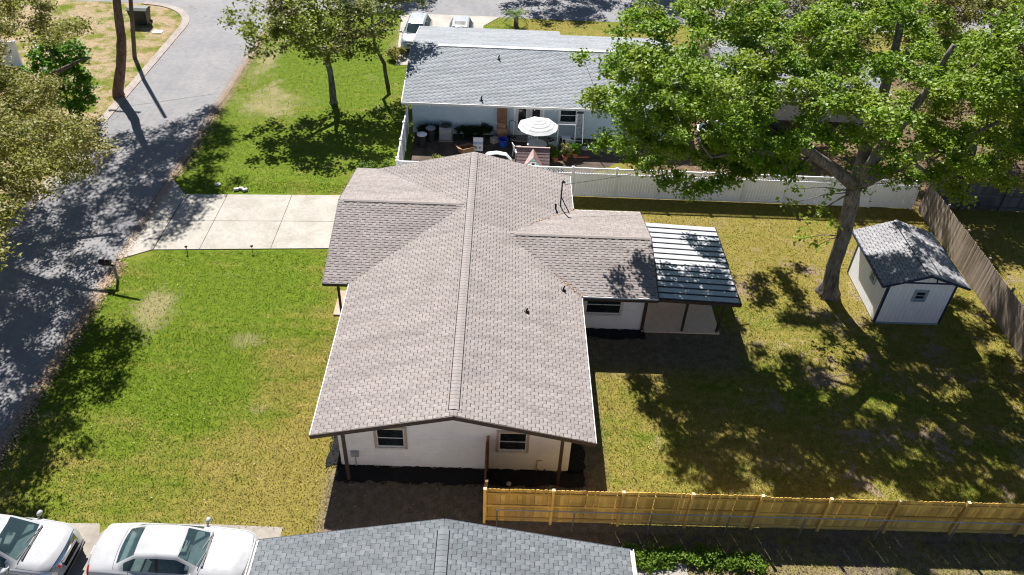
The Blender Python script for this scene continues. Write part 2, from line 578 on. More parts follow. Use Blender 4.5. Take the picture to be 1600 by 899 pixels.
simple('white_vinyl', (0.80, 0.81, 0.83), 0.35, 0.04, 2, dirt=((0.55, 0.54, 0.5), 0.35))
simple('navy_trim', (0.018, 0.028, 0.075), 0.5, 0.15)
simple('black_metal', (0.012, 0.012, 0.014), 0.5, 0.2)
simple('galvanised', (0.42, 0.42, 0.43), 0.4, 0.15, 12, metal=0.85)
simple('meter_grey', (0.33, 0.34, 0.34), 0.5, 0.1)
simple('soffit', (0.6, 0.57, 0.53), 0.7)
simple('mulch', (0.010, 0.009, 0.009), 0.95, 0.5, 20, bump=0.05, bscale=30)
simple('panel_white', (0.45, 0.46, 0.48), 0.35, 0.07, 3, metal=0.15, dirt=((0.36, 0.35, 0.34), 0.6))
simple('panel_dark', (0.045, 0.048, 0.055), 0.5, 0.2, metal=0.3)
simple('cardboard', (0.33, 0.19, 0.10), 0.85, 0.12, 4)
simple('cardboard_dark', (0.20, 0.11, 0.06), 0.85, 0.12, 4)
simple('blue_plastic', (0.02, 0.07, 0.42), 0.35, 0.1)
simple('white_plastic', (0.72, 0.73, 0.74), 0.4, 0.05, 3, dirt=((0.45, 0.44, 0.42), 0.3))
simple('dark_plastic', (0.02, 0.022, 0.025), 0.45, 0.2)
simple('green_plastic', (0.025, 0.06, 0.035), 0.4, 0.2)
simple('grey_plastic', (0.22, 0.24, 0.26), 0.5, 0.1)
simple('terracotta', (0.35, 0.13, 0.07), 0.8, 0.15)
simple('red_wood', (0.40, 0.10, 0.06), 0.7, 0.15)
simple('stone', (0.46, 0.44, 0.42), 0.9, 0.15, 8, bump=0.03, bscale=20)
simple('canvas', (0.66, 0.66, 0.64), 0.85, 0.05)
simple('canvas_grey', (0.34, 0.34, 0.34), 0.85, 0.05)
simple('play_roof', (0.17, 0.115, 0.115), 0.85, 0.2, 10)
simple('play_roof_lit', (0.36, 0.27, 0.25), 0.8, 0.1)
simple('play_roof_shade', (0.22, 0.13, 0.11), 0.8, 0.15)
simple('aluminium', (0.62, 0.64, 0.66), 0.35, 0.05, metal=0.6)
simple('steel_blue', (0.35, 0.42, 0.47), 0.45, 0.1, metal=0.3)
simple('wire', (0.02, 0.02, 0.02), 0.6)
simple('dirt_clay', (0.40, 0.25, 0.13), 0.95, 0.15, 2)
simple('bin_lid', (0.03, 0.05, 0.03), 0.5, 0.1)
# glass
def glass(name, col=(0.012, 0.018, 0.022), rough=0.04, spec=0.8):
    t = NT(name)
    p = t.obj()
    c = t.scale_col(col, t.ramp(t.noise(p, 2.5, 3), 0.3, 0.7, 0.6, 1.5))
    t.bsdf(c, rough, 0, None, spec)
    M[name] = t.m
glass('house_glass')
def car_glass():
    t = NT('car_glass')
    b = t.bsdf((0.07, 0.12, 0.135), 0.02, 0, None, 1.0)
    tr = t.n('ShaderNodeBsdfTransparent')
    tr.inputs[0].default_value = (0.62, 0.76, 0.76, 1)
    mx = t.n('ShaderNodeMixShader')
    mx.inputs[0].default_value = 0.36
    t.t.links.new(b.outputs[0], mx.inputs[2])
    t.t.links.new(tr.outputs[0], mx.inputs[1])
    t.t.links.new(mx.outputs[0], t.out.inputs[0])
    M['car_glass'] = t.m
car_glass()
def car_paint(name, col, metal=0.0):
    t = NT(name)
    p = t.obj()
    c = t.scale_col(col, t.ramp(t.noise(p, 1.3, 4), 0.3, 0.7, 0.96, 1.03))
    t.bsdf(c, t.ramp(t.noise(p, 4, 3), 0.3, 0.7, 0.22, 0.34), metal, None, 0.5, Coat_Weight=0.6, Coat_Roughness=0.06)
    M[name] = t.m
car_paint('paint_white', (0.36, 0.36, 0.365))
car_paint('paint_silver', (0.45, 0.46, 0.48), 0.5)
simple('tyre', (0.018, 0.018, 0.018), 0.85, 0.2)
simple('rim', (0.5, 0.5, 0.52), 0.3, 0.05, metal=0.8)
simple('chrome', (0.65, 0.66, 0.68), 0.12, 0.03, metal=1.0)
simple('car_black', (0.010, 0.010, 0.011), 0.5, 0.1)
simple('car_seat', (0.34, 0.32, 0.29), 0.8, 0.15)
simple('dashboard', (0.20, 0.20, 0.19), 0.7, 0.2)
simple('lamp_red', (0.45, 0.012, 0.015), 0.15, 0.1)
simple('lamp_clear', (0.55, 0.57, 0.60), 0.08, 0.05, metal=0.4)
simple('lamp_amber', (0.55, 0.2, 0.02), 0.2, 0.1)
def leaf_mat(name, a, b, c3=None, trans=0.38, gloss=0.12, xgrad=None):
    t = NT(name)
    p = t.pos()
    tn = t.attr('tone')
    col = t.mix(tn, a, b)
    if c3:
        f = t.ramp(t.noise(p, 0.45, 4, 0.6), 0.42, 0.68, 0, 0.85)
        if xgrad:
            x = t.sep(p)[0]
            f = t.math('MAXIMUM', t.math('MULTIPLY', f, 0.55), t.math('MULTIPLY', t.ramp(x, xgrad[0], xgrad[1]), t.ramp(t.noise(p, 0.8, 3), 0.25, 0.6, 0.35, 1.0)))
        col = t.mix(f, col, c3)
    b_ = t.n('ShaderNodeBsdfPrincipled')
    t.put(b_.inputs['Base Color'], col)
    b_.inputs['Roughness'].default_value = 0.5
    b_.inputs['Specular IOR Level'].default_value = gloss*2.5
    tr = t.n('ShaderNodeBsdfTranslucent')
    t.put(tr.inputs[0], t.scale_col(col, 1.25))
    mx = t.n('ShaderNodeMixShader')
    mx.inputs[0].default_value = trans
    t.t.links.new(b_.outputs[0], mx.inputs[1])
    t.t.links.new(tr.outputs[0], mx.inputs[2])
    t.t.links.new(mx.outputs[0], t.out.inputs[0])
    M[name] = t.m
leaf_mat('leaf_sycamore', (0.085, 0.180, 0.008), (0.235, 0.355, 0.022), (0.285, 0.295, 0.038), trans=0.38, xgrad=(16.0, 26.0))
leaf_mat('leaf_oak', (0.130, 0.150, 0.022), (0.300, 0.290, 0.055), (0.32, 0.27, 0.09))
leaf_mat('leaf_olive', (0.080, 0.100, 0.014), (0.240, 0.240, 0.036), (0.14, 0.11, 0.035))
leaf_mat('leaf_bright', (0.060, 0.170, 0.008), (0.150, 0.300, 0.016), trans=0.45)
leaf_mat('leaf_mid', (0.110, 0.160, 0.014), (0.260, 0.300, 0.036), (0.15, 0.13, 0.045))
leaf_mat('leaf_shrub', (0.060, 0.130, 0.006), (0.14, 0.22, 0.012))
leaf_mat('leaf_dark', (0.020, 0.035, 0.006), (0.045, 0.070, 0.012))
def litter():
    t = NT('dead_leaf')
    tn = t.attr('tone')
    c = t.mix(t.ramp(tn, 0, 0.6), (0.17, 0.085, 0.05), (0.42, 0.30, 0.20))
    c = t.mix(t.ramp(tn, 0.7, 1.0), c, (0.5, 0.41, 0.31))
    t.bsdf(c, 0.85, 0, None, 0.2)
    M['dead_leaf'] = t.m
litter()
def bark(name, a, b, sc=(9, 9, 1.6)):
    t = NT(name)
    p = t.obj()
    n = t.noise(t.map(p, sc), 1.6, 5, 0.65)
    n2 = t.noise(p, 1.1, 4, 0.6)
    c = t.mix(t.ramp(n, 0.3, 0.7), a, b)
    c = t.scale_col(c, t.ramp(n2, 0.3, 0.7, 0.75, 1.25))
    t.bsdf(c, 0.9, 0, t.bump(n, 0.05, 0.9), 0.2)
    M[name] = t.m
bark('bark_grey', (0.075, 0.064, 0.056), (0.25, 0.225, 0.20))
bark('bark_brown', (0.075, 0.055, 0.045), (0.18, 0.135, 0.11))
bark('bark_red', (0.10, 0.06, 0.05), (0.26, 0.15, 0.12))

# ------------------------------------------------------------------ the ground, roads, drives
g = MB()
NG = 40
g.add([(-260, -60, 0), (260, -60, 0), (260, 340, 0), (-260, 340, 0)], [(0, 1, 2, 3)])
tag(g.build('ground', 'lawn'), kind='structure')

RX0, RX1 = -23.0, -17.0
road = MB()
zr = 0.008
def arc(cx, cy, r, a0, a1, n=8):
    return [(cx+r*math.cos(math.radians(a0+(a1-a0)*k/n)), cy+r*math.sin(math.radians(a0+(a1-a0)*k/n))) for k in range(n+1)]
poly = [(RX0, -60), (RX1, -60), (RX1, 42.4)] + arc(RX1+3.5, 42.4, 3.5, 180, 90)[1:] + [(120, 45.9), (120, 53), (-120, 53), (-120, 45.9)] + arc(RX0-4.5, 41.4, 4.5, 90, 0)
road.add([(x, y, zr) for x, y in poly], [tuple(range(len(poly)))])
tag(road.build('street', 'asphalt'), kind='structure')
# flush concrete gutters along the side street
gut = MB()
def strip(mb, path, wid, z0, z1):
    n = len(path)
    L, R = [], []
    for i, (x, y) in enumerate(path):
        a = path[max(i-1, 0)]
        b = path[min(i+1, n-1)]
        dx, dy = b[0]-a[0], b[1]-a[1]
        l = math.hypot(dx, dy)
        L.append((x-dy/l*wid/2, y+dx/l*wid/2))
        R.append((x+dy/l*wid/2, y-dx/l*wid/2))
    for i in range(n-1):
        q = [L[i], R[i], R[i+1], L[i+1]]
        mb.add([(x, y, z0) for x, y in q]+[(x, y, z1) for x, y in q], [(4, 5, 6, 7), (0, 1, 5, 4), (2, 3, 7, 6), (1, 2, 6, 5), (3, 0, 4, 7)])
lp = [(RX0-0.15, y) for y in range(-58, 40, 2)] + [(x-0.15*math.cos(0), y) for x, y in reversed(arc(RX0-4.5, 41.4, 4.5, 90, 0))]
strip(gut, lp, 0.55, 0.0, 0.05)
tag(gut.build('kerb', 'kerb_concrete'), kind='structure')
gut = MB()
strip(gut, [(RX1+0.12, y) for y in np.arange(-58, 11.9, 2)] + [(RX1+0.12, 12.2)], 0.32, 0.0, 0.03)
strip(gut, [(RX1+0.12, y) for y in np.arange(20.2, 42.4, 2)] + [(RX1+0.12, 42.4)], 0.32, 0.0, 0.03)
tag(gut.build('kerb', 'kerb_concrete'), kind='structure')

# driveway of the house: base with recessed joints, slabs as pieces
drv = MB()
apron = [(-17.05, 12.4), (-15.6, 13.35), (-7.0, 13.95), (-5.0, 14.05), (-5.0, 18.75), (-7.5, 18.75), (-15.5, 18.35), (-16.4, 19.4), (-17.05, 20.3)]
drv.prism(apron, -0.05, 0.018)
dro = drv.build('driveway', 'joint')
tag(dro, kind='structure')
xs = [-13.36, -9.93, -5.05]
def dl(x):   # lower and upper edge of the drive at x
    return 13.35+(x+15.6)*0.07, 18.36+(x+15.5)*0.05
ym = lambda x: 15.9+(x+14.5)*0.052
gp = 0.014
for a, b in ((-15.55, xs[0]), (xs[0], xs[1]), (xs[1], xs[2])):
    for up in (0, 1):
        a_, b_ = a+gp, b-gp
        if up:
            q = [(a_, ym(a_)+gp), (b_, ym(b_)+gp), (b_, dl(b_)[1]), (a_, dl(a_)[1])]
        else:
            q = [(a_, dl(a_)[0]), (b_, dl(b_)[0]), (b_, ym(b_)-gp), (a_, ym(a_)-gp)]
        MB().prism(q, 0.0, 0.04).build('slab', 'drive_concrete', dro)
MB().prism([(-17.0, 12.45), (-15.6, 13.37), (-15.6, 15.83), (-17.0, 15.83)], 0.0, 0.036).build('slab', 'drive_concrete', dro)
MB().prism([(-17.0, 15.86), (-15.6, 15.86), (-15.6, 18.34), (-16.4, 19.35), (-17.0, 20.2)], 0.0, 0.036).build('slab', 'drive_concrete', dro)

# neighbour's drive at the cars
nd = MB().prism([(-17.05, -5.4), (-5.75, -5.4), (-5.75, -2.06), (-8.5, -2.0), (-11.55, -2.12), (-11.8, -2.5), (-11.95, -2.1), (-17.05, -2.15)], -0.05, 0.02)
nd.prism([(-17.05, -14), (-5.75, -14), (-5.75, -5.42), (-17.05, -5.42)], -0.05, 0.02)
tag(nd.build('parking_drive', 'old_concrete'), kind='structure')
pv = MB().prism([(-5.3, -3.0), (-4.2, -2.35), (-1.2, -2.4), (-1.2, -4.6), (-5.3, -4.6)], -0.05, 0.025)
tag(pv.build('path', 'old_concrete'), kind='structure')
pv = MB().prism([(5.85, -7.0), (8.0, -7.0), (8.0, -3.05), (5.85, -2.95)], -0.05, 0.03)
tag(pv.build('side_pavement', 'old_concrete'), kind='structure')
# far neighbour's drive
fdv = MB().prism([(-6.35, 36.0), (-0.35, 36.0), (-0.35, 43.9), (0.9, 45.95), (-7.6, 45.95), (-6.9, 44.2)], -0.05, 0.03)
tag(fdv.build('far_driveway', 'drive_concrete'), kind='structure')
# bare clay at far right
dc = MB()
cc = at_z(1597, 168)
dc.add([(cc[0]+2.6*math.cos(a)*(1+0.15*math.sin(3*a)), cc[1]+1.5*math.sin(a), 0.006) for a in np.linspace(0, 6.28, 25)[:-1]], [tuple(range(24))])
tag(dc.build('bare_earth', 'dirt_clay'), kind='structure')
by = MB().add([(-4.0, 19.7, 0.005), (6.0, 19.7, 0.005), (6.8, 22.2, 0.005), (9.0, 24.0, 0.005), (12.0, 24.4, 0.005), (12.0, 26.6, 0.005), (-4.0, 26.6, 0.005)], [tuple(range(7))])
simple('yard_soil', (0.085, 0.060, 0.045), 0.95, 0.4, 1.5, bump=0.03, bscale=10)
tag(by.build('yard_ground', 'yard_soil'), kind='structure')

# ------------------------------------------------------------------ roofs
def clip_poly(P, C):
    """clip polygon P (list of 2D) by convex CCW polygon C"""
    out = P
    n = len(C)
    for i in range(n):
        ax, ay = C[i]
        bx, by_ = C[(i+1) % n]
        inp, out = out, []
        if not inp:
            return []
        def sd(p):
            return (bx-ax)*(p[1]-ay)-(by_-ay)*(p[0]-ax)
        for k in range(len(inp)):
            p, q = inp[k], inp[(k+1) % len(inp)]
            sp, sq = sd(p), sd(q)
            if sp >= 0:
                out.append(p)
            if (sp >= 0) != (sq >= 0):
                t = sp/(sp-sq)
                out.append((p[0]+(q[0]-p[0])*t, p[1]+(q[1]-p[1])*t))
    return out
def area(P):
    return 0.5*sum(P[i][0]*P[(i+1) % len(P)][1]-P[(i+1) % len(P)][0]*P[i][1] for i in range(len(P)))

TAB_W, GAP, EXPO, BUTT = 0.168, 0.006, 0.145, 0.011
class Slope:
    def __init__(s, poly, axis, e0, sgn, HE, slope):
        s.poly, s.axis, s.e0, s.sgn, s.HE, s.sl = poly, axis, e0, sgn, HE, slope
        uv = [s.to_uv(x, y) for x, y in poly]
        if area(uv) < 0:
            uv = uv[::-1]
        s.uv = uv
    def to_uv(s, x, y):
        return (y, (x-s.e0)*s.sgn) if s.axis == 'x' else (x, (y-s.e0)*s.sgn)
    def p3(s, u, v, h=0.0):
        z = s.HE + v*s.sl + h*math.sqrt(1+s.sl**2)
        return (s.e0+s.sgn*v, u, z) if s.axis == 'x' else (u, s.e0+s.sgn*v, z)
    def z(s, x, y):
        return s.HE + s.to_uv(x, y)[1]*s.sl
def tab_geo(sl, P, vb, h0=BUTT):
    """top n-gon and skirts of one tab; height falls from butt edge at vb"""
    n = len(P)
    L = EXPO+0.01
    flip = (sl.axis == 'x') == (sl.sgn > 0)
    top = [sl.p3(u, v, 0.003+h0*max(0.08, 1-(v-vb)/L)) for u, v in P]
    bot = [sl.p3(u, v, 0.0005) for u, v in P]
    fs = [tuple(range(n))]
    for i in range(n):
        j = (i+1) % n
        fs.append((i, n+i, n+j, j))
    if flip:
        fs = [tuple(reversed(f)) for f in fs]
    return top+bot, fs
def lay_shingles(root, slopes, mat, n_single, skip=None, du=0.0):
    """tabs in courses over each slope; the n_single nearest whole tabs are pieces of their own"""
    tabs = []
    cexp = EXPO/math.sqrt(1+slopes[0].sl**2)
    rows = {}
    for si, sl in enumerate(slopes):
        us = [p[0] for p in sl.uv]
        vs = [p[1] for p in sl.uv]
        u0, u1, v1 = min(us), max(us), max(vs)
        nj = int(v1/cexp)+1
        for j in range(nj):
            off = (j % 2)*TAB_W + 0.035*math.sin(j*2.3)
            k0 = int(math.floor((u0-off)/TAB_W))
            for k in range(k0, int((u1-off)/TAB_W)+1):
                ua = off+k*TAB_W
                odd = k % 2
                vb = j*cexp + (0.030 if odd == 0 else 0.0)  # shift bares a dark felt strip, drawing the laminate's shadow band in colour
                R = [(ua, vb), (ua+TAB_W-GAP, vb), (ua+TAB_W-GAP, (j+1)*cexp+0.001), (ua, (j+1)*cexp+0.001)]
                P = clip_poly(R, sl.uv)
                if len(P) < 3 or area(P) < 0.002:
                    continue
                whole = abs(area(P)-area(R)) < 1e-6
                h = hash((round(ua*100), j, si)) % 1000/1000
                tone = 0.25+0.7*h if odd else 0.1+0.6*h
                c = sl.p3(ua, vb)
                if skip and skip(c):
                    continue
                d = (c[0]-CAM[0])**2+(c[1]-CAM[1])**2+(c[2]-CAM[2])**2
                tabs.append((d if whole else 1e9, si, ua, vb, j, P, tone, odd == 0))
    tabs.sort(key=lambda t: t[0])
    mb = MB()
    cache = {}
    for i, (d, si, ua, vb, j, P, tone, odd) in enumerate(tabs):
        sl = slopes[si]
        if i < n_single and d < 1e8:
            key = (si, int(tone*6), odd)
            if key not in cache:
                q = MB()
                vv, ff = tab_geo(sl, P, vb)
                o = np.array(sl.p3(ua, vb))
                q.add([np.array(x)-o for x in vv], ff, (int(tone*6)+0.5)/6)
                me = q.mesh('shingle')
                me.materials.append(M[mat])
                cache[key] = me
            loc = np.array(sl.p3(ua, vb))-np.array(root.location)
            inst(cache[key], 'shingle', root, tuple(loc))
        else:
            vv, ff = tab_geo(sl, P, vb)
            mb.add(vv, ff, tone)
    o = mb.build('shingles', mat, root)
    tag(o, kind='stuff')
    return o
def ridge_caps(root, a, b, slope, mat, felt, half=0.165, step=0.17, axis='y', lift=0.024):
    """ridge vent strip with overlapping cap pieces from a to b (coords along axis), at crossing coordinate c and height z"""
    (c, z), a0, b0 = a, b[0], b[1]
    def sec(hw, h, dz):
        return [(c-hw, z-hw*slope+dz), (c, z+dz), (c+hw, z-hw*slope+dz), (c+hw, z-hw*slope+dz+h), (c, z+dz+h), (c-hw, z-hw*slope+dz+h)]
    MB().extrude(sec(half+0.03, 0.012, 0.004), a0, b0, axis).build('ridge_vent', 'ridge_shade', root)
    n = int(abs(b0-a0)/step)
    st = (b0-a0)/n
    cache = {}
    for k in range(n):
        tone = random.choice((0.4, 0.5, 0.6, 0.7))
        if tone not in cache:
            q = MB()
            s0 = sec(half, 0.008, lift)
            s1 = sec(half, 0.008, lift-0.007)
            mk = (lambda p, qq, t: (p, t, qq)) if axis == 'y' else (lambda p, qq, t: (t, p, qq))
            vs = [mk(p, qq, 0.0) for p, qq in s0]+[mk(p, qq, st*1.12) for p, qq in s1]
            fs = [(5, 4, 3, 2, 1, 0), (6, 7, 8, 9, 10, 11)]+[(i, (i+1) % 6, 6+(i+1) % 6, 6+i) for i in range(6)]
            q.add([np.array(x)-np.array(mk(c, z, 0.0)) for x in vs], fs, tone)
            me = q.mesh('ridge_cap')
            me.materials.append(M[mat])
            cache[tone] = me
        p = (c, a0+k*st, z) if axis == 'y' else (a0+k*st, c, z)
        inst(cache[tone], 'ridge_cap', root, tuple(np.array(p)-np.array(root.location)))

def window(parent, cx, cz, wd, ht, face, axis='y', sgn=-1, frame='tan_trim', inner='white_trim', rail=True, depth=0.05):
    """window on a wall plane at coordinate `face`, outward direction sgn along axis"""
    def B(mb, a0, a1, z0, z1, d0, d1):
        lo, hi = sorted((face+sgn*d0, face+sgn*d1))
        if axis == 'y':
            mb.box((a0, lo, z0), (a1, hi, z1))
        else:
            mb.box((lo, a0, z0), (hi, a1, z1))
    x0, x1, z0, z1 = cx-wd/2, cx+wd/2, cz-ht/2, cz+ht/2
    mb = MB()
    B(mb, x0, x1, z0, z1, 0.004, 0.012)
    pane = mb.build('window', 'house_glass', parent)
    mb = MB()
    t = 0.09
    B(mb, x0-t, x0, z0-t, z1+t, 0.002, depth)
    B(mb, x1, x1+t, z0-t, z1+t, 0.002, depth)
    B(mb, x0, x1, z1, z1+t, 0.002, depth)
    mb.build('frame', frame, pane)
    mb = MB()
    B(mb, x0, x1, z0-t, z0, 0.002, depth+0.03)
    mb.build('sill', inner, pane)
    mb = MB()
    i = 0.045
    B(mb, x0, x0+i, z0, z1, 0.013, 0.032)
    B(mb, x1-i, x1, z0, z1, 0.013, 0.032)
    B(mb, x0+i, x1-i, z0, z0+i*1.6, 0.013, 0.034)
    B(mb, x0+i, x1-i, z1-i, z1, 0.013, 0.032)
    if rail:
        B(mb, x0+i, x1-i, cz-0.02, cz+0.02, 0.013, 0.030)
    mb.build('sash', inner, pane)
    return pane

# ------------------------------------------------------------------ the house
W_, SLP, LEN = 4.937, 0.243, 17.673
XL, YL, WL = -6.057, 12.969, 4.70
XR, YR, WR = 8.214, 11.218, 3.277
HE = 2.45
house = empty('house', (0, 8, 0), label='white single-storey house under a brown-grey shingle roof with two side wings', cat='house')
HR = HE+W_*SLP
HLW, HRW = HE+WL*SLP, HE+WR*SLP
mw = MB()
wx, wy0, wy1 = 4.19, 0.67, 16.95
pent = [(-wx, 0.0), (wx, 0.0), (wx, HE+(W_-wx)*SLP-0.16), (0, HR-0.16), (-wx, HE+(W_-wx)*SLP-0.16)]
mw.extrude(pent, wy0, wy1, 'y')
mw.build('wall', 'white_block', house)
mw = MB()
d = 0.62
pent = [(YL-WL+d+2.0, 0.0), (YL+WL-d, 0.0), (YL+WL-d, HE+d*SLP-0.16), (YL, HLW-0.16), (YL-WL+d+2.0, HE+(d+2.0)*SLP-0.16)]
mw.extrude(pent, XL+0.5, -wx+0.02, 'x')
mw.build('wall', 'white_block', house)
mw = MB()
ry0, ry1 = 8.64, YR+WR-0.65
pent = [(ry0, 0.0), (ry1, 0.0), (ry1, HE+0.65*SLP-0.16), (YR, HRW-0.16), (ry0, HE+0.65*SLP-0.16)]
mw.extrude(pent, wx-0.02, 7.88, 'x')
mw.build('wall', 'white_block', house)
wi, wj = W_-WL, W_-WR
slopes = [
    Slope([(-W_, 0), (0, 0), (0, YL), (-wi, YL), (-W_, YL-WL)], 'x', -W_, 1, HE, SLP),
    Slope([(-wi, YL), (0, YL), (0, LEN), (-W_, LEN), (-W_, YL+WL)], 'x', -W_, 1, HE, SLP),
    Slope([(0, 0), (W_, 0), (W_, YR-WR), (wj, YR), (0, YR)], 'x', W_, -1, HE, SLP),
    Slope([(0, YR), (wj, YR), (W_, YR+WR), (W_, LEN), (0, LEN)], 'x', W_, -1, HE, SLP),
    Slope([(XL, YL-WL), (-W_, YL-WL), (-wi, YL), (XL, YL)], 'y', YL-WL, 1, HE, SLP),
    Slope([(XL, YL), (-wi, YL), (-W_, YL+WL), (XL, YL+WL)], 'y', YL+WL, -1, HE, SLP),
    Slope([(W_, YR-WR), (XR, YR-WR), (XR, YR), (wj, YR)], 'y', YR-WR, 1, HE, SLP),
    Slope([(wj, YR), (XR, YR), (XR, YR+WR), (W_, YR+WR)], 'y', YR+WR, -1, HE, SLP),
]
def roof_decks(root, slopes, felt, th=0.13):
    for s in slopes:
        P = s.poly
        if area(P) < 0:
            P = P[::-1]
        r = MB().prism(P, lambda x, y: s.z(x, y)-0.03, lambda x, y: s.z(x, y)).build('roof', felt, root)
        MB().prism(P, lambda x, y: s.z(x, y)-th, lambda x, y: s.z(x, y)-0.031).build('soffit', 'soffit', r)
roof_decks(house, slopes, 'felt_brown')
lay_shingles(house, slopes, 'brown_shingle', 300)
ridge_caps(house, (0, HR), (0.28, LEN-0.05), SLP, 'brown_shingle', 'felt_brown')
ridge_caps(house, (YL, HLW), (XL+0.25, -wi-0.45), SLP, 'brown_shingle', 'felt_brown', half=0.12, axis='x')
ridge_caps(house, (YR, HRW), (wj+0.45, XR-0.1), SLP, 'brown_shingle', 'felt_brown', half=0.12, axis='x')
# fascia and drip edges
def edge(mat, name, a, b, w, h, dz=0.0):
    MB().bar((a[0], a[1], a[2]+dz), (b[0], b[1], b[2]+dz), w, h).build(name, mat, house)
for y, nm in ((-0.02, 'n'), (LEN+0.02, 'f')):
    edge('brown_trim', 'rake_board', (-W_-0.02, y, HE-0.09), (0, y, HR-0.09), 0.035, 0.18)
    edge('brown_trim', 'rake_board', (0.0, y, HR-0.09), (W_+0.02, y, HE-0.09), 0.035, 0.18)
e = 0.016
def drip(a, b):
    edge('white_trim', 'drip_edge', a, b, 0.035, 0.11, -0.055)
drip((-W_-e, 0, HE), (-W_-e, YL-WL-0.02, HE))
drip((W_+e, 0, HE), (W_+e, YR-WR-0.02, HE))
drip((W_+e, YR+WR+0.02, HE), (W_+e, LEN, HE))
drip((XR, YR-WR-e, HE), (W_+0.06, YR-WR-e, HE))
drip((W_+0.06, YR+WR+e, HE), (XR, YR+WR+e, HE))
edge('brown_trim', 'fascia', (XL, YL-WL-e, HE), (-W_-0.08, YL-WL-e, HE), 0.05, 0.15, -0.07)
edge('brown_trim', 'fascia', (XL, YL+WL+e, HE), (-W_-0.08, YL+WL+e, HE), 0.05, 0.15, -0.07)
for x, yc, wd, hz in ((XL-0.02, YL, WL, HLW), (XR+0.02, YR, WR, HRW)):
    edge('brown_trim', 'rake_board', (x, yc-wd, HE-0.08), (x, yc, hz-0.08), 0.035, 0.16)
    edge('brown_trim', 'rake_board', (x, yc, hz-0.08), (x, yc+wd, HE-0.08), 0.035, 0.16)
edge('brown_trim', 'fascia', (W_+0.1, YR-WR-0.075, HE-0.12), (XR+0.02, YR-WR-0.075, HE-0.12), 0.025, 0.11)
# posts under the gable and at the porch
for x in (-3.82, 3.78):
    MB().box((x-0.055, -0.03, 0.0), (x+0.055, 0.08, HE+(W_-abs(x))*SLP-0.15)).build('post', 'brown_trim', house)
MB().box((-5.72, 9.2, 0.06), (-5.62, 9.3, HE+0.1)).build('post', 'brown_trim', house)
MB().box((-5.98, 8.95, -0.03), (-4.21, 10.65, 0.07)).build('porch_slab', 'porch_clay', house)
MB().box((7.84, 8.55, 0), (7.97, 8.636, 2.3)).build('post', 'brown_trim', house)
# windows and fittings
window(house, -2.30, 1.64, 1.0, 0.98, wy0)
window(house, 2.08, 1.62, 1.0, 0.98, wy0)
window(house, 6.05, 1.45, 1.55, 1.05, ry0, frame='white_trim')
window(house, 3.0, 1.5, 1.4, 1.0, wx, 'x', 1, frame='white_trim')
window(house, 5.2, 1.5, 1.5, 1.1, -wx, 'x', -1, frame='white_trim')
mm = MB().box((-3.78, wy0-0.12, 0.62), (-3.5, wy0-0.002, 0.86)).box((-3.72, wy0-0.14, 0.66), (-3.56, wy0-0.121, 0.82))
mm.build('meter_box', 'meter_grey', house, bevel=0.01)
MB().tube([(-3.64, wy0-0.05, 0.62), (-3.64, wy0-0.05, 0.05)], 0.02, 6).build('conduit', 'meter_grey', house)
MB().tube([(3.02, wy0-0.04, 0.05), (3.02, wy0-0.04, 0.62), (3.2, wy0-0.04, 0.62)], 0.02, 6).build('hose_tap', 'tan_trim', house)
# garage door on the street side
gd = MB()
for k in range(4):
    gd.box((XL+0.46, YL-1.9, 0.05+k*0.53), (XL+0.498, YL+2.7, 0.05+k*0.53+0.515))
gd.build('garage_door', 'white_trim', house)
# roof pipes and the service mast
def pipe(x, y, z, h, root=house, r=0.045, lean=(0.05, 0.02)):
    MB().tube([(x, y, z-0.12), (x, y, z+h*0.55), (x+lean[0], y+lean[1], z+h)], r, 8).lathe([(0.13, z-0.02), (0.12, z+0.015), (0.06, z+0.06)], (x, y, 0), 10).build('vent_pipe', 'black_metal', root)
zr_ = lambda x: HE+(W_-abs(x))*SLP
pipe(2.55, 6.15, zr_(2.55), 0.17, r=0.035)
pipe(4.15, 8.05, zr_(4.15), 0.22, r=0.035)
ms = at_y(883, 292, 14.6)
mast = MB().tube([(4.30, 14.55, zr_(4.3)-0.4), (4.30, 14.55, zr_(4.3)+1.35)], 0.035, 8)
mast.tube([(4.30, 14.55, zr_(4.3)+1.33), (4.33, 14.50, zr_(4.3)+1.45), (4.42, 14.44, zr_(4.3)+1.40)], 0.055, 8)
mast.tube([(4.30, 14.55, zr_(4.3)+0.55), (4.75, 13.95, zr_(4.7)+0.02)], 0.025, 6)
mast.tube([(4.05, 14.2, zr_(4.05)-0.02), (4.05, 14.2, zr_(4.05)+0.24), (4.02, 14.1, zr_(4.05)+0.32)], 0.05, 8)
mast.build('service_mast', 'black_metal', house)
wr = []
p0, p1 = np.array([4.4, 14.45, zr_(4.3)+1.3]), np.array([30.0, 21.5, 8.2])
for k in range(17):
    t = k/16
    q = p0+(p1-p0)*t
    q[2] -= 4*0.9*t*(1-t)
    wr.append(q)
tag(MB().tube(wr, 0.012, 5).build('service_wire', 'wire'), 'thin black service wire running from the roof mast over the white fence', 'wire')

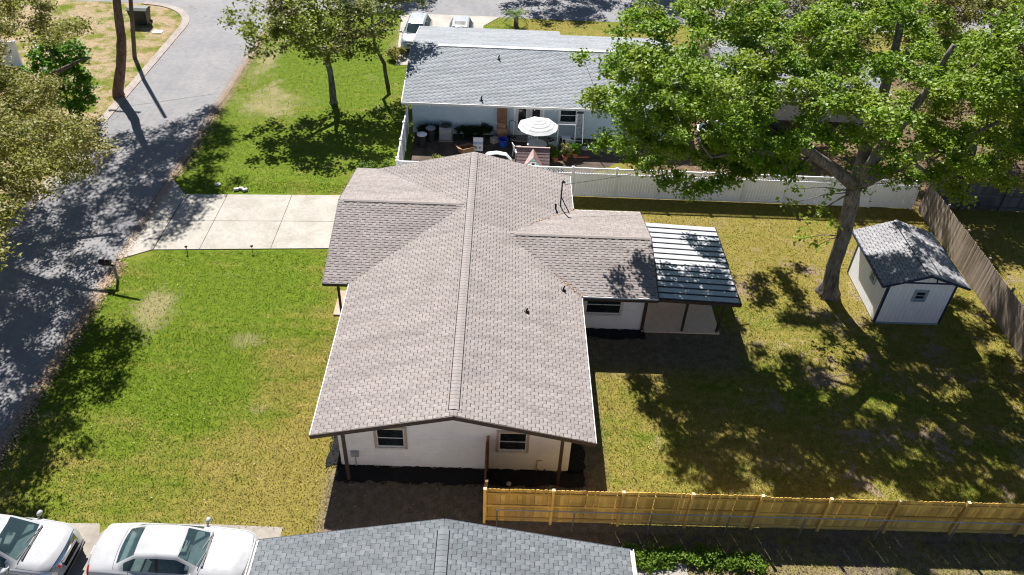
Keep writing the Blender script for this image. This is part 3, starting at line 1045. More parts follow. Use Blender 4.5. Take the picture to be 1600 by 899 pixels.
# patio cover with metal panels
patio = empty('patio_cover', (10, 11, 0), label='lean-to patio cover with ribbed white metal roof on dark posts', cat='patio cover')
PX0, PX1, PY0, PY1 = XR+0.06, 11.76, 8.02, 13.75
pz = lambda x: 2.36-(x-PX0)*0.045
MB().prism([(PX0, PY0), (PX1, PY0), (PX1, PY1), (PX0, PY1)], lambda x, y: pz(x)-0.06, lambda x, y: pz(x)).build('roof', 'panel_dark', patio)
npn = 14
pw = (PY1-PY0)/npn
for k in range(npn):
    y0 = PY0+k*pw
    MB().prism([(PX0+0.01, y0+0.056), (PX1+0.03, y0+0.056), (PX1+0.03, y0+pw-0.012), (PX0+0.01, y0+pw-0.012)], lambda x, y: pz(x)+0.001, lambda x, y: pz(x)+0.022).build('roof_panel', 'panel_white', patio)
    MB().prism([(PX0, y0+0.005), (PX1+0.03, y0+0.005), (PX1+0.03, y0+0.05), (PX0, y0+0.05)], lambda x, y: pz(x)+0.001, lambda x, y: pz(x)+0.055).build('seam', 'panel_dark', patio)
MB().bar((PX0, PY0-0.03, pz(PX0)-0.04), (PX1+0.04, PY0-0.03, pz(PX1)-0.04), 0.05, 0.14).build('beam', 'brown_trim', patio)
MB().bar((PX1+0.06, PY0-0.05, pz(PX1)-0.04), (PX1+0.06, PY1, pz(PX1)-0.04), 0.05, 0.14).build('beam', 'brown_trim', patio)
for x, y in ((9.72, 8.62), (11.3, 8.62), (11.3, 13.5)):
    MB().box((x-0.05, y-0.05, 0.06), (x+0.05, y+0.05, pz(x)-0.062)).build('post', 'brown_trim', patio)
MB().bar((11.3, 8.67, 1.6), (11.3, 9.25, pz(11.3)-0.08), 0.05, 0.09).build('brace', 'brown_trim', patio)
MB().bar((11.3, 13.45, 1.6), (11.3, 12.9, pz(11.3)-0.08), 0.05, 0.09).build('brace', 'brown_trim', patio)
MB().box((7.90, 8.5, -0.05), (11.42, 13.75, 0.06)).build('floor_slab', 'patio_concrete', patio)

# mulch beds
def blob_strip(x0, x1, y0, y1, z=0.02, j=0.1):
    pts = []
    nx = int((x1-x0)/0.25)
    ny = max(2, int((y1-y0)/0.25))
    for k in range(nx): pts.append((x0+(x1-x0)*k/nx, y0+random.uniform(-j, j)))
    for k in range(ny): pts.append((x1+random.uniform(-j, j), y0+(y1-y0)*k/ny))
    for k in range(nx): pts.append((x1-(x1-x0)*k/nx, y1+random.uniform(-j, j)))
    for k in range(ny): pts.append((x0+random.uniform(-j, j), y1-(y1-y0)*k/ny))
    return pts
chips_v, chips_f, chips_t = [], [], []
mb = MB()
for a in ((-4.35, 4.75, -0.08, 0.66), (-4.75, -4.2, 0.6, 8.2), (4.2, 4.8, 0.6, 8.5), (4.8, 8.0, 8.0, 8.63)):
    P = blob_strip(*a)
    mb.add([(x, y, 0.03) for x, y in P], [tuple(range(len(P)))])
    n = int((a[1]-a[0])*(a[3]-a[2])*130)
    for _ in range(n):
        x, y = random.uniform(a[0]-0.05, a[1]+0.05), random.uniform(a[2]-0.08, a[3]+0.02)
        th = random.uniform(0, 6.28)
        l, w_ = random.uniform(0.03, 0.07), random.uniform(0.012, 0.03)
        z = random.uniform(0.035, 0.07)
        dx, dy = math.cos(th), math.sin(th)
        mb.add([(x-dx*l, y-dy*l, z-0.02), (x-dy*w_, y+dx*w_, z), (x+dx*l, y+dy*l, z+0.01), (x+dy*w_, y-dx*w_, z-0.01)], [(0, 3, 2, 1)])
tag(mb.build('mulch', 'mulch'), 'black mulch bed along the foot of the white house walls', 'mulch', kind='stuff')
for x in (2.0,):
    tag(MB().lathe([(0.09, 0.04), (0.09, 0.08), (0.05, 0.08), (0.05, 0.07)], (x, -0.02, 0), 14).build('drain_cover', 'stone'), 'small round pale cleanout cap lying in the black mulch', 'drain cover')

# ------------------------------------------------------------------ neighbour house in front
nh = empty('neighbour_house', (0, -9, 0), label='neighbouring house under a slate-grey shingle roof beside the parked cars', cat='house')
NW, NS, NY1, NY0, NHE = 5.66, 0.235, -4.12, -12.0, 2.42
NHR = NHE+NW*NS
nsl = [Slope([(-NW, NY0), (0, NY0), (0, NY1), (-NW, NY1)], 'x', -NW, 1, NHE, NS), Slope([(0, NY0), (NW, NY0), (NW, NY1), (0, NY1)], 'x', NW, -1, NHE, NS)]
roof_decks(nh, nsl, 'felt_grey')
lay_shingles(nh, nsl, 'grey_shingle', 300, skip=None)
ridge_caps(nh, (0, NHR), (NY0, NY1-0.35), NS, 'grey_shingle', 'felt_grey', half=0.16)
MB().extrude([(-5.2, 0), (5.2, 0), (5.2, NHE+0.46*NS-0.15), (0, NHR-0.15), (-5.2, NHE+0.46*NS-0.15)], NY0+0.4, NY1-0.5, 'y').build('wall', 'tan_block', nh)
MB().bar((-NW-0.02, NY1+0.02, NHE-0.08), (0, NY1+0.02, NHR-0.08), 0.03, 0.15).build('rake_board', 'felt_grey', nh)
MB().bar((0, NY1+0.02, NHR-0.08), (NW+0.02, NY1+0.02, NHE-0.08), 0.03, 0.15).build('rake_board', 'felt_grey', nh)
for sx in (-1, 1):
    MB().extrude([(sx*(NW+0.01), NHE-0.12), (sx*(NW+0.12), NHE-0.12), (sx*(NW+0.135), NHE-0.01), (sx*(NW+0.11), NHE-0.01), (sx*(NW+0.10), NHE-0.10), (sx*(NW+0.03), NHE-0.10), (sx*(NW+0.025), NHE-0.01), (sx*(NW+0.01), NHE-0.01)], NY0, NY1+0.03, 'y').build('gutter', 'white_trim', nh)

# ------------------------------------------------------------------ far house
fh = empty('far_house', (4, 30, 0), label='pale blue house with light grey shingle roof behind the white fence', cat='house')
FX0, FX1, FY0, FYR, FY1, FHE = -4.62, 12.6, 25.42, 31.55, 37.0, 2.42
FS = 0.165
FHR = FHE+(FYR-FY0)*FS
fsl = [Slope([(FX0, FY0), (FX1, FY0), (FX1, FYR), (FX0, FYR)], 'y', FY0, 1, FHE, FS)]
FHE2 = FHR-0.02-(FY1-FYR)*FS
fsl2 = [Slope([(FX0, FYR), (5.2, FYR), (5.2, FY1), (FX0, FY1)], 'y', FY1, -1, FHE2, FS), Slope([(5.2, FYR), (FX1, FYR), (FX1, FY1-1.1), (5.2, FY1-1.1)], 'y', FY1-1.1, -1, FHE2+1.1*FS, FS)]
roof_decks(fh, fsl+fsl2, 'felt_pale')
lay_shingles(fh, fsl+fsl2, 'pale_shingle', 0)
MB().box((FX0+1.7, FYR-0.16, FHR-0.03), (FX1, FYR+0.14, FHR+0.035)).build('ridge_cap', 'white_trim', fh)
MB().extrude([(26.2, 0), (35.6, 0), (35.6, FHE2), (FYR, FHR-0.15), (26.2, FHE)], FX0+0.5, FX1-0.4, 'x').build('wall', 'blue_block', fh)
MB().box((FX0-0.04, FY0-0.06, FHE-0.14), (FX1, FY0-0.005, FHE+0.0)).build('fascia', 'white_trim', fh)
MB().bar((FX0-0.03, FY0, FHE-0.07), (FX0-0.03, FYR, FHR-0.07), 0.04, 0.15).build('rake_board', 'white_trim', fh)
MB().bar((FX0-0.03, FYR, FHR-0.07), (FX0-0.03, FY1, FHE2-0.07), 0.04, 0.15).build('rake_board', 'white_trim', fh)
for k in range(9):
    x = -3.0+k*1.25
    MB().tube([(x, FY0-0.10, FHE-0.20), (x, FY0-0.10, FHE-0.10)], [0.03, 0.045], 8).build('string_light', 'white_plastic', fh)
def pipe2(x, y):
    z = FHE+(y-FY0)*FS
    pipe(x, y, z, 0.28, fh, 0.045, (0.04, -0.05))
for px_, py_ in ((779, 105), (752, 152), (908, 157)):
    P = at_z(px_, py_, 2.7)
    pipe2(P[0], P[1])
P = at_z(927, 160, 2.9)
zz = FHE+(P[1]-FY0)*FS
MB().tube([(P[0], P[1], zz-0.3), (P[0], P[1], zz+1.2), (P[0]+0.1, P[1]-0.1, zz+1.3)], 0.035, 6).tube([(P[0], P[1], zz+0.4), (P[0]+0.5, P[1]-0.5, zz-0.06)], 0.025, 6).build('service_mast', 'black_metal', fh)
# french doors
dr = MB().box((2.15, 26.14, 0.12), (2.95, 26.195, 2.14)).build('door', 'white_trim', fh)
MB().box((2.33, 26.125, 0.45), (2.78, 26.139, 1.95)).build('pane', 'house_glass', dr)
MB().lathe([(0.03, 0), (0.045, -0.04), (0.03, -0.08)], (2.87, 26.139, 1.05), 8, axis='y').build('handle', 'black_metal', dr)
dr = MB().box((2.99, 26.14, 0.12), (3.79, 26.195, 2.14)).build('door', 'white_trim', fh)
MB().box((3.17, 26.125, 0.45), (3.62, 26.139, 1.95)).build('pane', 'house_glass', dr)
MB().box((2.05, 26.13, 2.141), (3.9, 26.197, 2.26)).box((2.05, 26.13, 0.1), (2.147, 26.197, 2.14)).box((3.793, 26.13, 0.1), (3.9, 26.197, 2.14)).build('door_frame', 'white_vinyl', fh)
MB().box((1.9, 25.5, 0.0), (4.2, 26.19, 0.1)).build('door_step', 'old_concrete', fh)
window(fh, 5.35, 1.55, 1.0, 1.0, 26.2, frame='white_vinyl', inner='white_vinyl')
MB().lathe([(0.07, 0), (0.09, -0.05), (0.06, -0.1)], (0.0, 26.19, 0.9), 10, axis='y').build('outlet_box', 'white_plastic', fh)

# house further right, glimpsed through the crown
xh = empty('side_house', (20, 33, 0), label='grey-roofed house glimpsed through the crown of the large tree', cat='house')
xs_ = [Slope([(15.0, 29.0), (26.0, 29.0), (26.0, 33.5), (15.0, 33.5)], 'y', 29.0, 1, 2.4, 0.2), Slope([(15.0, 33.5), (26.0, 33.5), (26.0, 38.0), (15.0, 38.0)], 'y', 38.0, -1, 2.4, 0.2)]
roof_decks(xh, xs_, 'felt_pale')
lay_shingles(xh, xs_, 'pale_shingle', 0)
MB().extrude([(29.7, 0), (37.3, 0), (37.3, 2.4), (33.5, 3.1), (29.7, 2.4)], 15.4, 25.6, 'x').build('wall', 'tan_block', xh)
MB().box((15.0, 28.93, 2.27), (26.0, 28.995, 2.41)).build('fascia', 'white_trim', xh)
window(xh, 18.0, 1.5, 1.2, 1.0, 29.7, frame='white_vinyl', inner='white_vinyl')
window(xh, 22.5, 1.5, 1.2, 1.0, 29.7, frame='white_vinyl', inner='white_vinyl')

# ------------------------------------------------------------------ shed
shed = empty('garden_shed', (20.35, 11.6, 0), label='white wooden garden shed with navy corner trim and grey shingle roof', cat='shed')
SX0, SX1, SY0, SY1, SHE, SSL = 18.82, 21.88, 9.66, 13.40, 2.43, 0.34
sc_ = (SX0+SX1)/2
shw = (SX1-SX0)/2
MB().extrude([(SX0, 0.06), (SX1, 0.06), (SX1, SHE), (sc_, SHE+shw*SSL), (SX0, SHE)], SY0, SY1, 'y').build('wall', 'shed_siding', shed)
MB().box((SX0+0.05, SY0+0.05, -0.02), (SX1-0.05, SY1-0.05, 0.061)).build('floor_frame', 'stone', shed)
oh = 0.42
sz = SHE-oh*SSL+0.13
ssl = [Slope([(SX0-oh, SY0-0.28), (sc_, SY0-0.28), (sc_, SY1+0.25), (SX0-oh, SY1+0.25)], 'x', SX0-oh, 1, sz, SSL), Slope([(sc_, SY0-0.28), (SX1+oh, SY0-0.28), (SX1+oh, SY1+0.25), (sc_, SY1+0.25)], 'x', SX1+oh, -1, sz, SSL)]
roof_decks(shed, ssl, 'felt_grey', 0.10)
lay_shingles(shed, ssl, 'shed_shingle', 0)
ridge_caps(shed, (sc_, sz+(shw+oh)*SSL), (SY0-0.26, SY1+0.24), SSL, 'shed_shingle', 'felt_grey', half=0.13)
for sx, x in ((-1, SX0-oh), (1, SX1+oh)):
    MB().bar((x, SY0-0.3, sz-0.05), (sc_, SY0-0.3, sz+(shw+oh)*SSL-0.05), 0.03, 0.11).build('rake_board', 'navy_trim', shed)
    MB().bar((x+sx*0.02, SY0-0.3, sz-0.05), (x+sx*0.02, SY1+0.25, sz-0.05), 0.03, 0.1).build('fascia', 'navy_trim', shed)
for x0 in (SX0-0.015, SX1-0.085):
    MB().box((x0, SY0-0.02, 0.05), (x0+0.10, SY0+0.0-0.001, SHE)).build('corner_trim', 'navy_trim', shed)
    MB().box((x0, SY1+0.001, 0.05), (x0+0.10, SY1+0.02, SHE)).build('corner_trim', 'navy_trim', shed)
MB().box((SX0-0.018, SY0-0.018, 0.05), (SX0-0.001, SY0+0.09, SHE-0.02)).build('corner_trim', 'navy_trim', shed)
MB().box((SX0-0.018, SY1-0.09, 0.05), (SX0-0.001, SY1+0.018, SHE-0.02)).build('corner_trim', 'navy_trim', shed)
MB().box((SX0+0.09, SY0-0.025, SHE-0.04), (SX1-0.09, SY0-0.001, SHE+0.04)).build('gable_trim', 'navy_trim', shed)
for sx in (-1, 1):
    MB().bar((sc_+sx*0.55, SY0-0.013, SHE+0.04), (sc_+sx*0.45, SY0-0.013, SHE+shw*SSL-0.17), 0.06, 0.02, up=(0, 1, 0)).build('gable_trim', 'navy_trim', shed)
MB().box((SX0+0.05, SY0-0.03, 0.0), (SX1-0.05, SY0-0.001, 0.10)).build('skirt_board', 'steel_blue', shed)
window(shed, sc_+0.05, 1.72, 0.46, 0.48, SY0, frame='steel_blue', inner='steel_blue')
window(shed, 11.05, 1.7, 0.40, 0.5, SX0, 'x', -1, frame='steel_blue', inner='steel_blue')

# ------------------------------------------------------------------ timber fences
PICK = {}
def picket_mesh(mat, w, h, t=0.018, top='dog'):
    key = (mat, w, h, top)
    if key not in PICK:
        q = MB()
        if top == 'dog':
            prof = [(-w/2, 0), (w/2, 0), (w/2, h-0.04), (w/2-0.03, h), (-w/2+0.03, h), (-w/2, h-0.04)]
        else:
            prof = [(-w/2, 0), (w/2, 0), (w/2, h), (-w/2, h)]
        q.extrude(prof, -t/2, t/2, 'y')
        me = q.mesh('picket')
        me.materials.append(M[mat])
        PICK[key] = me
    return PICK[key]
def timber_fence(root, a, b, mat, side, h=1.8, pitch=0.145, w=0.142, steps=None, rails=(0.25, 0.95, 1.62), post_sp=2.42, post_h=1.92, jit=0.004):
    """pickets from a to b; posts and rails stand on the `side` (unit normal sign) of the pickets"""
    a, b = np.array(a, float), np.array(b, float)
    L = np.linalg.norm(b-a)
    d = (b-a)/L
    nrm = np.array([-d[1], d[0]])*side
    ang = math.atan2(d[1], d[0])
    R = np.array(root.location)[:2]
    n = int(L/pitch)
    me = picket_mesh(mat, w, h)
    for k in range(n):
        s = (k+0.5)*L/n
        p = a+d*s-R
        dz = 0.03+(steps(s) if steps else 0.0)+random.uniform(-jit, jit)
        inst(me, 'picket', root, (p[0], p[1], dz), (random.uniform(-0.006, 0.006), random.uniform(-0.008, 0.008), ang+random.uniform(-0.02, 0.02)))
    np_ = int(round(L/post_sp))
    off = nrm*0.075
    for k in range(np_+1):
        s = L*k/np_
        s = min(max(s, 0.05), L-0.05)
        p = a+d*s+off
        o = MB().box((-0.045, -0.045, -0.1), (0.045, 0.045, post_h+(steps(s) if steps else 0)), 0.5, Matrix.Translation((p[0], p[1], 0)) @ Matrix.Rotation(ang, 4, 'Z')).build('post', mat, root)
        MB().box((-0.05, -0.05, 0.0), (0.05, 0.05, 0.02), 0.5, Matrix.Translation((p[0], p[1], post_h+0.001+(steps(s) if steps else 0))) @ Matrix.Rotation(ang, 4, 'Z')).build('cap', 'pale_cap' if mat == 'new_pine' else mat, o)
    for k in range(np_):
        s0, s1 = L*k/np_+0.05, L*(k+1)/np_-0.05
        for rz_ in rails:
            st = steps((s0+s1)/2) if steps else 0
            o2 = nrm*0.032
            p, q = a+d*s0+o2, a+d*s1+o2
            MB().bar((p[0], p[1], rz_+st), (q[0], q[1], rz_+st), 0.04, 0.085).build('rail', mat, root)
simple('pale_cap', (0.70, 0.55, 0.34), 0.7, 0.1)
nf = empty('timber_fence', (10, -1.6, 0), label='new golden pine fence along the side of the back yard', cat='fence')
timber_fence(nf, (1.10, -1.56), (27.0, -1.52), 'new_pine', -1, steps=lambda s: 0.0 if s < 9.75 else -0.07)
wood('shaded_pine', (0.20, 0.115, 0.05), (0.30, 0.18, 0.08))  # pine in a darker brown that paints the shade on the edge-on return
rf = empty('timber_fence', (1.1, -0.4, 0), label='short brown timber fence return between the house wall and the golden fence', cat='fence')
timber_fence(rf, (1.12, -1.38), (1.12, 0.62), 'shaded_pine', -1, post_sp=2.0)
sf = empty('timber_fence', (24.8, 9, 0), label='weathered grey-brown picket fence running behind the garden shed', cat='fence')
timber_fence(sf, (24.75, -1.4), (24.75, 19.35), 'grey_cedar', -1)
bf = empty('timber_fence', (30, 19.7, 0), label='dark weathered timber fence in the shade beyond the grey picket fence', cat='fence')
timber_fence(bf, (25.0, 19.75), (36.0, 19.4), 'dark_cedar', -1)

# chain-link fence on the neighbour's side
cl = empty('chain_link_fence', (10, -1.95, 0), label='low galvanised chain-link fence standing along the golden timber fence', cat='fence')
CX = [1.58, 4.2, 6.85, 9.5, 12.1, 14.8, 17.4, 20.0, 22.6, 25.2]
for x in CX:
    MB().tube([(x, -1.93, -0.1), (x, -1.93, 1.18)], 0.03, 8).lathe([(0.036, 1.18), (0.036, 1.21), (0.015, 1.24)], (x, -1.93, 0), 8).build('post', 'galvanised', cl)
MB().tube([(CX[0], -1.93, 1.17), (CX[-1], -1.93, 1.17)], 0.022, 6).build('rail', 'galvanised', cl)
mb = MB()
for k in range(int((CX[-1]-CX[0])/0.16)):
    x = CX[0]+k*0.16
    for sg in (1, -1):
        x1 = x+sg*1.05
        z0, z1 = 0.06, 1.14
        if x1 < CX[0]:
            z1 = z0+(x-CX[0])/1.05*1.08
            x1 = CX[0]
        if x1 > CX[-1]:
            z1 = z0+(CX[-1]-x)/1.05*1.08
            x1 = CX[-1]
        if abs(z1-z0) > 0.02:
            mb.tube([(x, -1.935+0.004*sg, z0), (x1, -1.935+0.004*sg, z1)], 0.0013, 3, False)
tag(mb.build('wire_mesh', 'galvanised', cl), kind='stuff')

# ------------------------------------------------------------------ white vinyl fences
BOARD = MB().box((-0.072, -0.012, 0.12), (0.072, 0.012, 1.42)).mesh('board')
BOARD.materials.append(M['white_vinyl'])
def vinyl_fence(root, a, b, sp=2.4, lattice=True, h=1.85):
    a, b = np.array(a, float), np.array(b, float)
    L = np.linalg.norm(b-a)
    d = (b-a)/L
    ang = math.atan2(d[1], d[0])
    R = np.array(root.location)[:2]
    n = max(1, int(round(L/sp)))
    T = lambda s: Matrix.Translation((*(a+d*s), 0)) @ Matrix.Rotation(ang, 4, 'Z')
    for k in range(n+1):
        s = L*k/n
        p = MB().box((-0.065, -0.065, -0.05), (0.065, 0.065, h), 0.5, T(s)).build('post', 'white_vinyl', root)
        q = MB()
        vs = [(-0.085, -0.085, h), (0.085, -0.085, h), (0.085, 0.085, h), (-0.085, 0.085, h), (-0.085, -0.085, h+0.03), (0.085, -0.085, h+0.03), (0.085, 0.085, h+0.03), (-0.085, 0.085, h+0.03), (0, 0, h+0.10)]
        q.add([tuple(T(s) @ Vector(v)) for v in vs], [(0, 1, 5, 4), (1, 2, 6, 5), (2, 3, 7, 6), (3, 0, 4, 7), (4, 5, 8), (5, 6, 8), (6, 7, 8), (7, 4, 8)])
        q.build('cap', 'white_vinyl', p)
    for k in range(n):
        s0, s1 = L*k/n+0.066, L*(k+1)/n-0.066
        nb = int((s1-s0)/0.152)
        for i in range(nb):
            s = s0+(i+0.5)*(s1-s0)/nb
            p = a+d*s-R
            inst(BOARD, 'board', root, (p[0], p[1], 0.0 if lattice else 0.0), (0, 0, ang), ((s1-s0)/nb/0.15, 1, 1.0 if lattice else 1.22))
        for z0, z1 in (((0.05, 0.16), (1.40, 1.50), (1.76, 1.84)) if lattice else ((0.05, 0.16), (1.70, 1.82))):
            MB().box((s0-0.066+0.07, -0.03, z0), (s1, 0.03, z1), 0.5, Matrix.Translation((*a, 0)) @ Matrix.Rotation(ang, 4, 'Z') @ Matrix.Translation((0, 0, 0))).build('rail', 'white_vinyl', root)
        if lattice:
            q = MB()
            T0 = Matrix.Translation((*a, 0)) @ Matrix.Rotation(ang, 4, 'Z')
            hh = 0.26
            m_ = int((s1-s0)/0.14)
            for i in range(-3, m_+1):
                for sg in (0, 1):
                    x0, x1 = s0+i*0.14, s0+i*0.14+hh
                    za, zb = (1.5, 1.76) if sg == 0 else (1.76, 1.5)
                    if x0 < s0:
                        t = (s0-x0)/hh
                        za = za+(zb-za)*t
                        x0 = s0
                    if x1 > s1:
                        t = (s1-x0)/max(1e-6, (x1-x0))
                        if t <= 0: continue
                        zb = za+(zb-za)*t
                        x1 = s1
                    if x1-x0 < 0.03: continue
                    yy = 0.006 if sg else -0.006
                    q.bar(T0 @ Vector((x0, yy, za)), T0 @ Vector((x1, yy, zb)), 0.008, 0.027)
            q.build('lattice', 'white_vinyl', root)
vf = empty('vinyl_fence', (10, 19.55, 0), label='long white vinyl fence with a lattice top between the back yards', cat='fence')
vinyl_fence(vf, (-4.25, 19.6), (24.35, 19.5))
vf2 = empty('vinyl_fence', (-4.4, 22.5, 0), label='plain white vinyl fence running back to the pale blue house', cat='fence')
vinyl_fence(vf2, (-4.28, 19.9), (-4.42, 26.0), lattice=False)
vf3 = empty('vinyl_fence', (-30, 33, 0), label='white fence with a gate post among the oak foliage', cat='fence')
vinyl_fence(vf3, (-34.5, 33.6), (-31.3, 33.2), lattice=False, sp=1.6)
vf4 = empty('vinyl_fence', (-29.3, 32.6, 0), label='narrow white gate panel standing beyond the bright green young tree', cat='fence')
vinyl_fence(vf4, (-29.9, 33.1), (-28.9, 31.9), lattice=False, sp=1.2)

# ------------------------------------------------------------------ cars
def interp(keys, x):
    xs = [k[0] for k in keys]
    ys = [k[1] for k in keys]
    return float(np.interp(x, xs, ys))
SEDAN = dict(L=5.3, wr=0.335, wx=1.46, ws=(0.38, 1.05), rg=(-1.62, -1.0), side=(-1.35, 0.82), pil=(-0.30, -0.20), hood=(1.14, 2.42), trunk=(-2.5, -1.70), doors=(1.0, -0.25, -1.2),
    zt=[(-2.65, .60), (-2.61, .86), (-2.50, .99), (-1.72, 1.05), (-1.62, 1.07), (-1.0, 1.40), (-.3, 1.455), (.38, 1.42), (1.05, 1.035), (1.16, 1.01), (2.1, .92), (2.45, .84), (2.58, .72), (2.65, .50)],
    zb=[(-2.65, .58), (-2.5, .92), (-1.5, .98), (1.1, .95), (2.2, .84), (2.5, .72), (2.65, .48)],
    yr=[(-2.65, .60), (-1.65, .70), (-1.0, .59), (.38, .58), (1.08, .70), (2.2, .66), (2.65, .5)],
    yb=[(-2.65, .70), (-2.4, .84), (0, .89), (2.2, .85), (2.5, .76), (2.65, .60)],
    ym=[(-2.65, .78), (-2.5, .91), (-1.5, .97), (1.2, .97), (2.3, .94), (2.5, .86), (2.65, .70)])
SUV = dict(L=4.8, wr=0.365, wx=1.42, ws=(0.42, 1.20), rg=(-2.24, -1.80), side=(-1.95, 0.95), pil=(-0.28, -0.18), hood=(1.28, 2.20), trunk=None, doors=(1.1, -0.23, -1.25),
    zt=[(-2.4, .60), (-2.36, 1.08), (-2.24, 1.20), (-1.80, 1.66), (-.4, 1.74), (.42, 1.69), (1.20, 1.19), (1.32, 1.16), (2.0, 1.08), (2.22, .98), (2.33, .84), (2.4, .50)],
    zb=[(-2.4, .6), (-2.3, 1.08), (-1.5, 1.10), (1.2, 1.08), (2.0, .98), (2.25, .82), (2.4, .50)],
    yr=[(-2.4, .58), (-1.8, .60), (.42, .60), (1.25, .74), (2.1, .68), (2.4, .5)],
    yb=[(-2.4, .72), (-2.1, .86), (0, .90), (1.9, .88), (2.2, .80), (2.4, .60)],
    ym=[(-2.4, .80), (-2.2, .92), (-1.5, .97), (1.3, .97), (2.05, .95), (2.25, .87), (2.4, .68)])
def make_car(D, paint, name, loc, rz, label, roofrail=False, sunroof=False, zoff=0.02):
    root = empty(name, (loc[0], loc[1], zoff), rz, label=label, cat='car')
    L = D['L']
    base = np.linspace(-L/2, L/2, 84).tolist()
    seams = [D['hood'][0], D['hood'][1]] + list(D['doors']) + ([D['trunk'][1]] if D['trunk'] else [])
    for k in ('ws', 'rg', 'side', 'pil'):
        base += list(D[k])
    for s in seams:
        base += [s-0.007, s+0.007]
    base = sorted(base)
    st = [base[0]]
    for b in base[1:]:
        if b-st[-1] > 0.004:
            st.append(b)
    ts = [0, .25, .5, .75, 1, 1.25, 1.5, 1.75, 1.9, 2, 2.12, 2.35, 2.6, 2.85, 2.92, 3, 3.1, 3.3, 3.6, 4, 4.3, 4.6, 5, 5.3, 5.6, 6]
    def smooth(f, x):
        return sum(f(x+dx)*w for dx, w in ((-0.05, .2), (-0.025, .2), (0, .2), (0.025, .2), (0.05, .2)))
    V = []
    for x in st:
        zt = smooth(lambda q: interp(D['zt'], q), x)
        zb = min(smooth(lambda q: interp(D['zb'], q), x), zt-0.015)
        yr, yb, ym = (smooth(lambda q, k=k: interp(D[k], q), x) for k in ('yr', 'yb', 'ym'))
        zs = 0.20+0.16*max(0, (abs(x)-L/2+0.5)/0.5)
        zm = min(0.55, zb-0.14)
        C = [(0, zt), (yr*0.55, zt-0.012), (yr, zt-0.05 if zt-zb > 0.1 else zt-0.03), (yb, zb), (ym, zb-0.10), (ym, zm), (ym-0.05, zs)]
        if C[2][1] < zb: C[2] = (yr, zb+(zt-zb)*0.4)
        row = []
        for t in ts:
            i = min(int(t), 5)
            f = t-i
            p0, p1, p2, p3 = (np.array(C[max(0, i-1)]), np.array(C[i]), np.array(C[i+1]), np.array(C[min(6, i+2)]))
            if i == 0: p0 = np.array((-C[1][0], C[1][1]))
            q = 0.5*((2*p1)+(-p0+p2)*f+(2*p0-5*p1+4*p2-p3)*f*f+(-p0+3*p1-3*p2+p3)*f**3)
            row.append(q)
        V.append(row)
    ns, ntt = len(st), len(ts)
    def vert(i, j, sg):
        y, z = V[i][j]
        x = st[i]
        bow = 0.16*(y/0.95)**2
        w_ = max(0, min(1, (x+0.2)/1.2)) if x > 0 else -max(0, min(1, (-x-0.3)/1.2))*0.6
        return (x-bow*w_, sg*y, z)
    parts = {}
    wr = D['wr']
    for i in range(ns-1):
        xc = (st[i]+st[i+1])/2
        for j in range(ntt-1):
            tc = (ts[j]+ts[j+1])/2
            zc = (V[i][j][1]+V[i+1][j+1][1])/2
            if tc > 3.6 and any((xc-s*D['wx'])**2+(zc-wr)**2 < (wr+0.055)**2 for s in (-1, 1)):
                continue
            for sg in (1, -1):
                nm = 'body'
                narrow = st[i+1]-st[i] < 0.016
                if D['ws'][0]+0.02 < xc < D['ws'][1]-0.02 and tc < 1.75: nm = 'windscreen'
                elif D['rg'][0]+0.02 < xc < D['rg'][1]-0.02 and tc < 1.75: nm = 'rear_window'
                elif D['side'][0] < xc < D['side'][1] and 2.12 < tc < 2.92:
                    nm = 'pillar' if D['pil'][0] < xc < D['pil'][1] else ('side_window_%d' % sg if xc > D['pil'][1] else 'back_side_window_%d' % sg)
                elif narrow and any(abs(xc-s) < 0.008 for s in D['hood']) and tc < 2.9: nm = 'seam#h%.1f' % xc
                elif D['trunk'] and narrow and abs(xc-D['trunk'][1]) < 0.008 and tc < 2.6: nm = 'seam#t'
                elif narrow and any(abs(xc-s) < 0.008 for s in D['doors']) and 3 < tc < 5.6: nm = 'seam#d%.1f%d' % (xc, sg)
                elif D['hood'][0] < xc < D['hood'][1] and 2.85 < tc < 2.92: nm = 'seam#s%d' % sg
                elif xc > L/2-0.42 and 2.92 < tc < 4.0 and xc < L/2-0.06: nm = 'headlight_%d' % sg
                elif xc > L/2-0.20 and tc < 2.0 and xc < L/2-0.04: nm = 'grille'
                elif xc < -L/2+0.16 and 2.12 < tc < 4.0 and xc > -L/2+0.03: nm = 'tail_light_%d' % sg
                elif D['hood'][0] < xc < D['hood'][1] and tc < 2.85: nm = 'hood'
                elif sunroof and -0.45 < xc < 0.15 and tc < 1.25: nm = 'sunroof'
                mb = parts.setdefault(nm, ({}, MB()))
                vm, b = mb
                idx = []
                for a_, b_ in ((i, j), (i+1, j), (i+1, j+1), (i, j+1)):
                    key = (a_, b_, sg if b_ else 0)
                    if key not in vm:
                        vm[key] = len(b.v)
                        b.v.append(vert(a_, b_, sg))
                    idx.append(vm[key])
                b.f.append(tuple(idx) if sg < 0 else tuple(reversed(idx)))
                b.tone.append(0.5)
    # end caps
    for i in (0, ns-1):
        b = parts['body'][1]
        ring = [vert(i, j, 1) for j in range(ntt)]+[vert(i, j, -1) for j in range(ntt-1, 0, -1)]
        b.add(ring, [tuple(range(len(ring)))])
    mats = {'body': paint, 'hood': paint, 'windscreen': 'car_glass', 'rear_window': 'car_glass', 'pillar': 'car_black', 'seam': 'car_black', 'grille': 'chrome', 'sunroof': 'car_black'}
    for nm, (vm, b) in parts.items():
        key = nm.split('#')[0] if '#' in nm else (nm.split('_-')[0].rstrip('_1') if nm[-1] == '1' else nm)
        mt = mats.get(key) or ('car_glass' if 'window' in nm else 'lamp_clear' if 'head' in nm else 'lamp_red')
        b.build(key, mt, root, world=False, smooth=True)
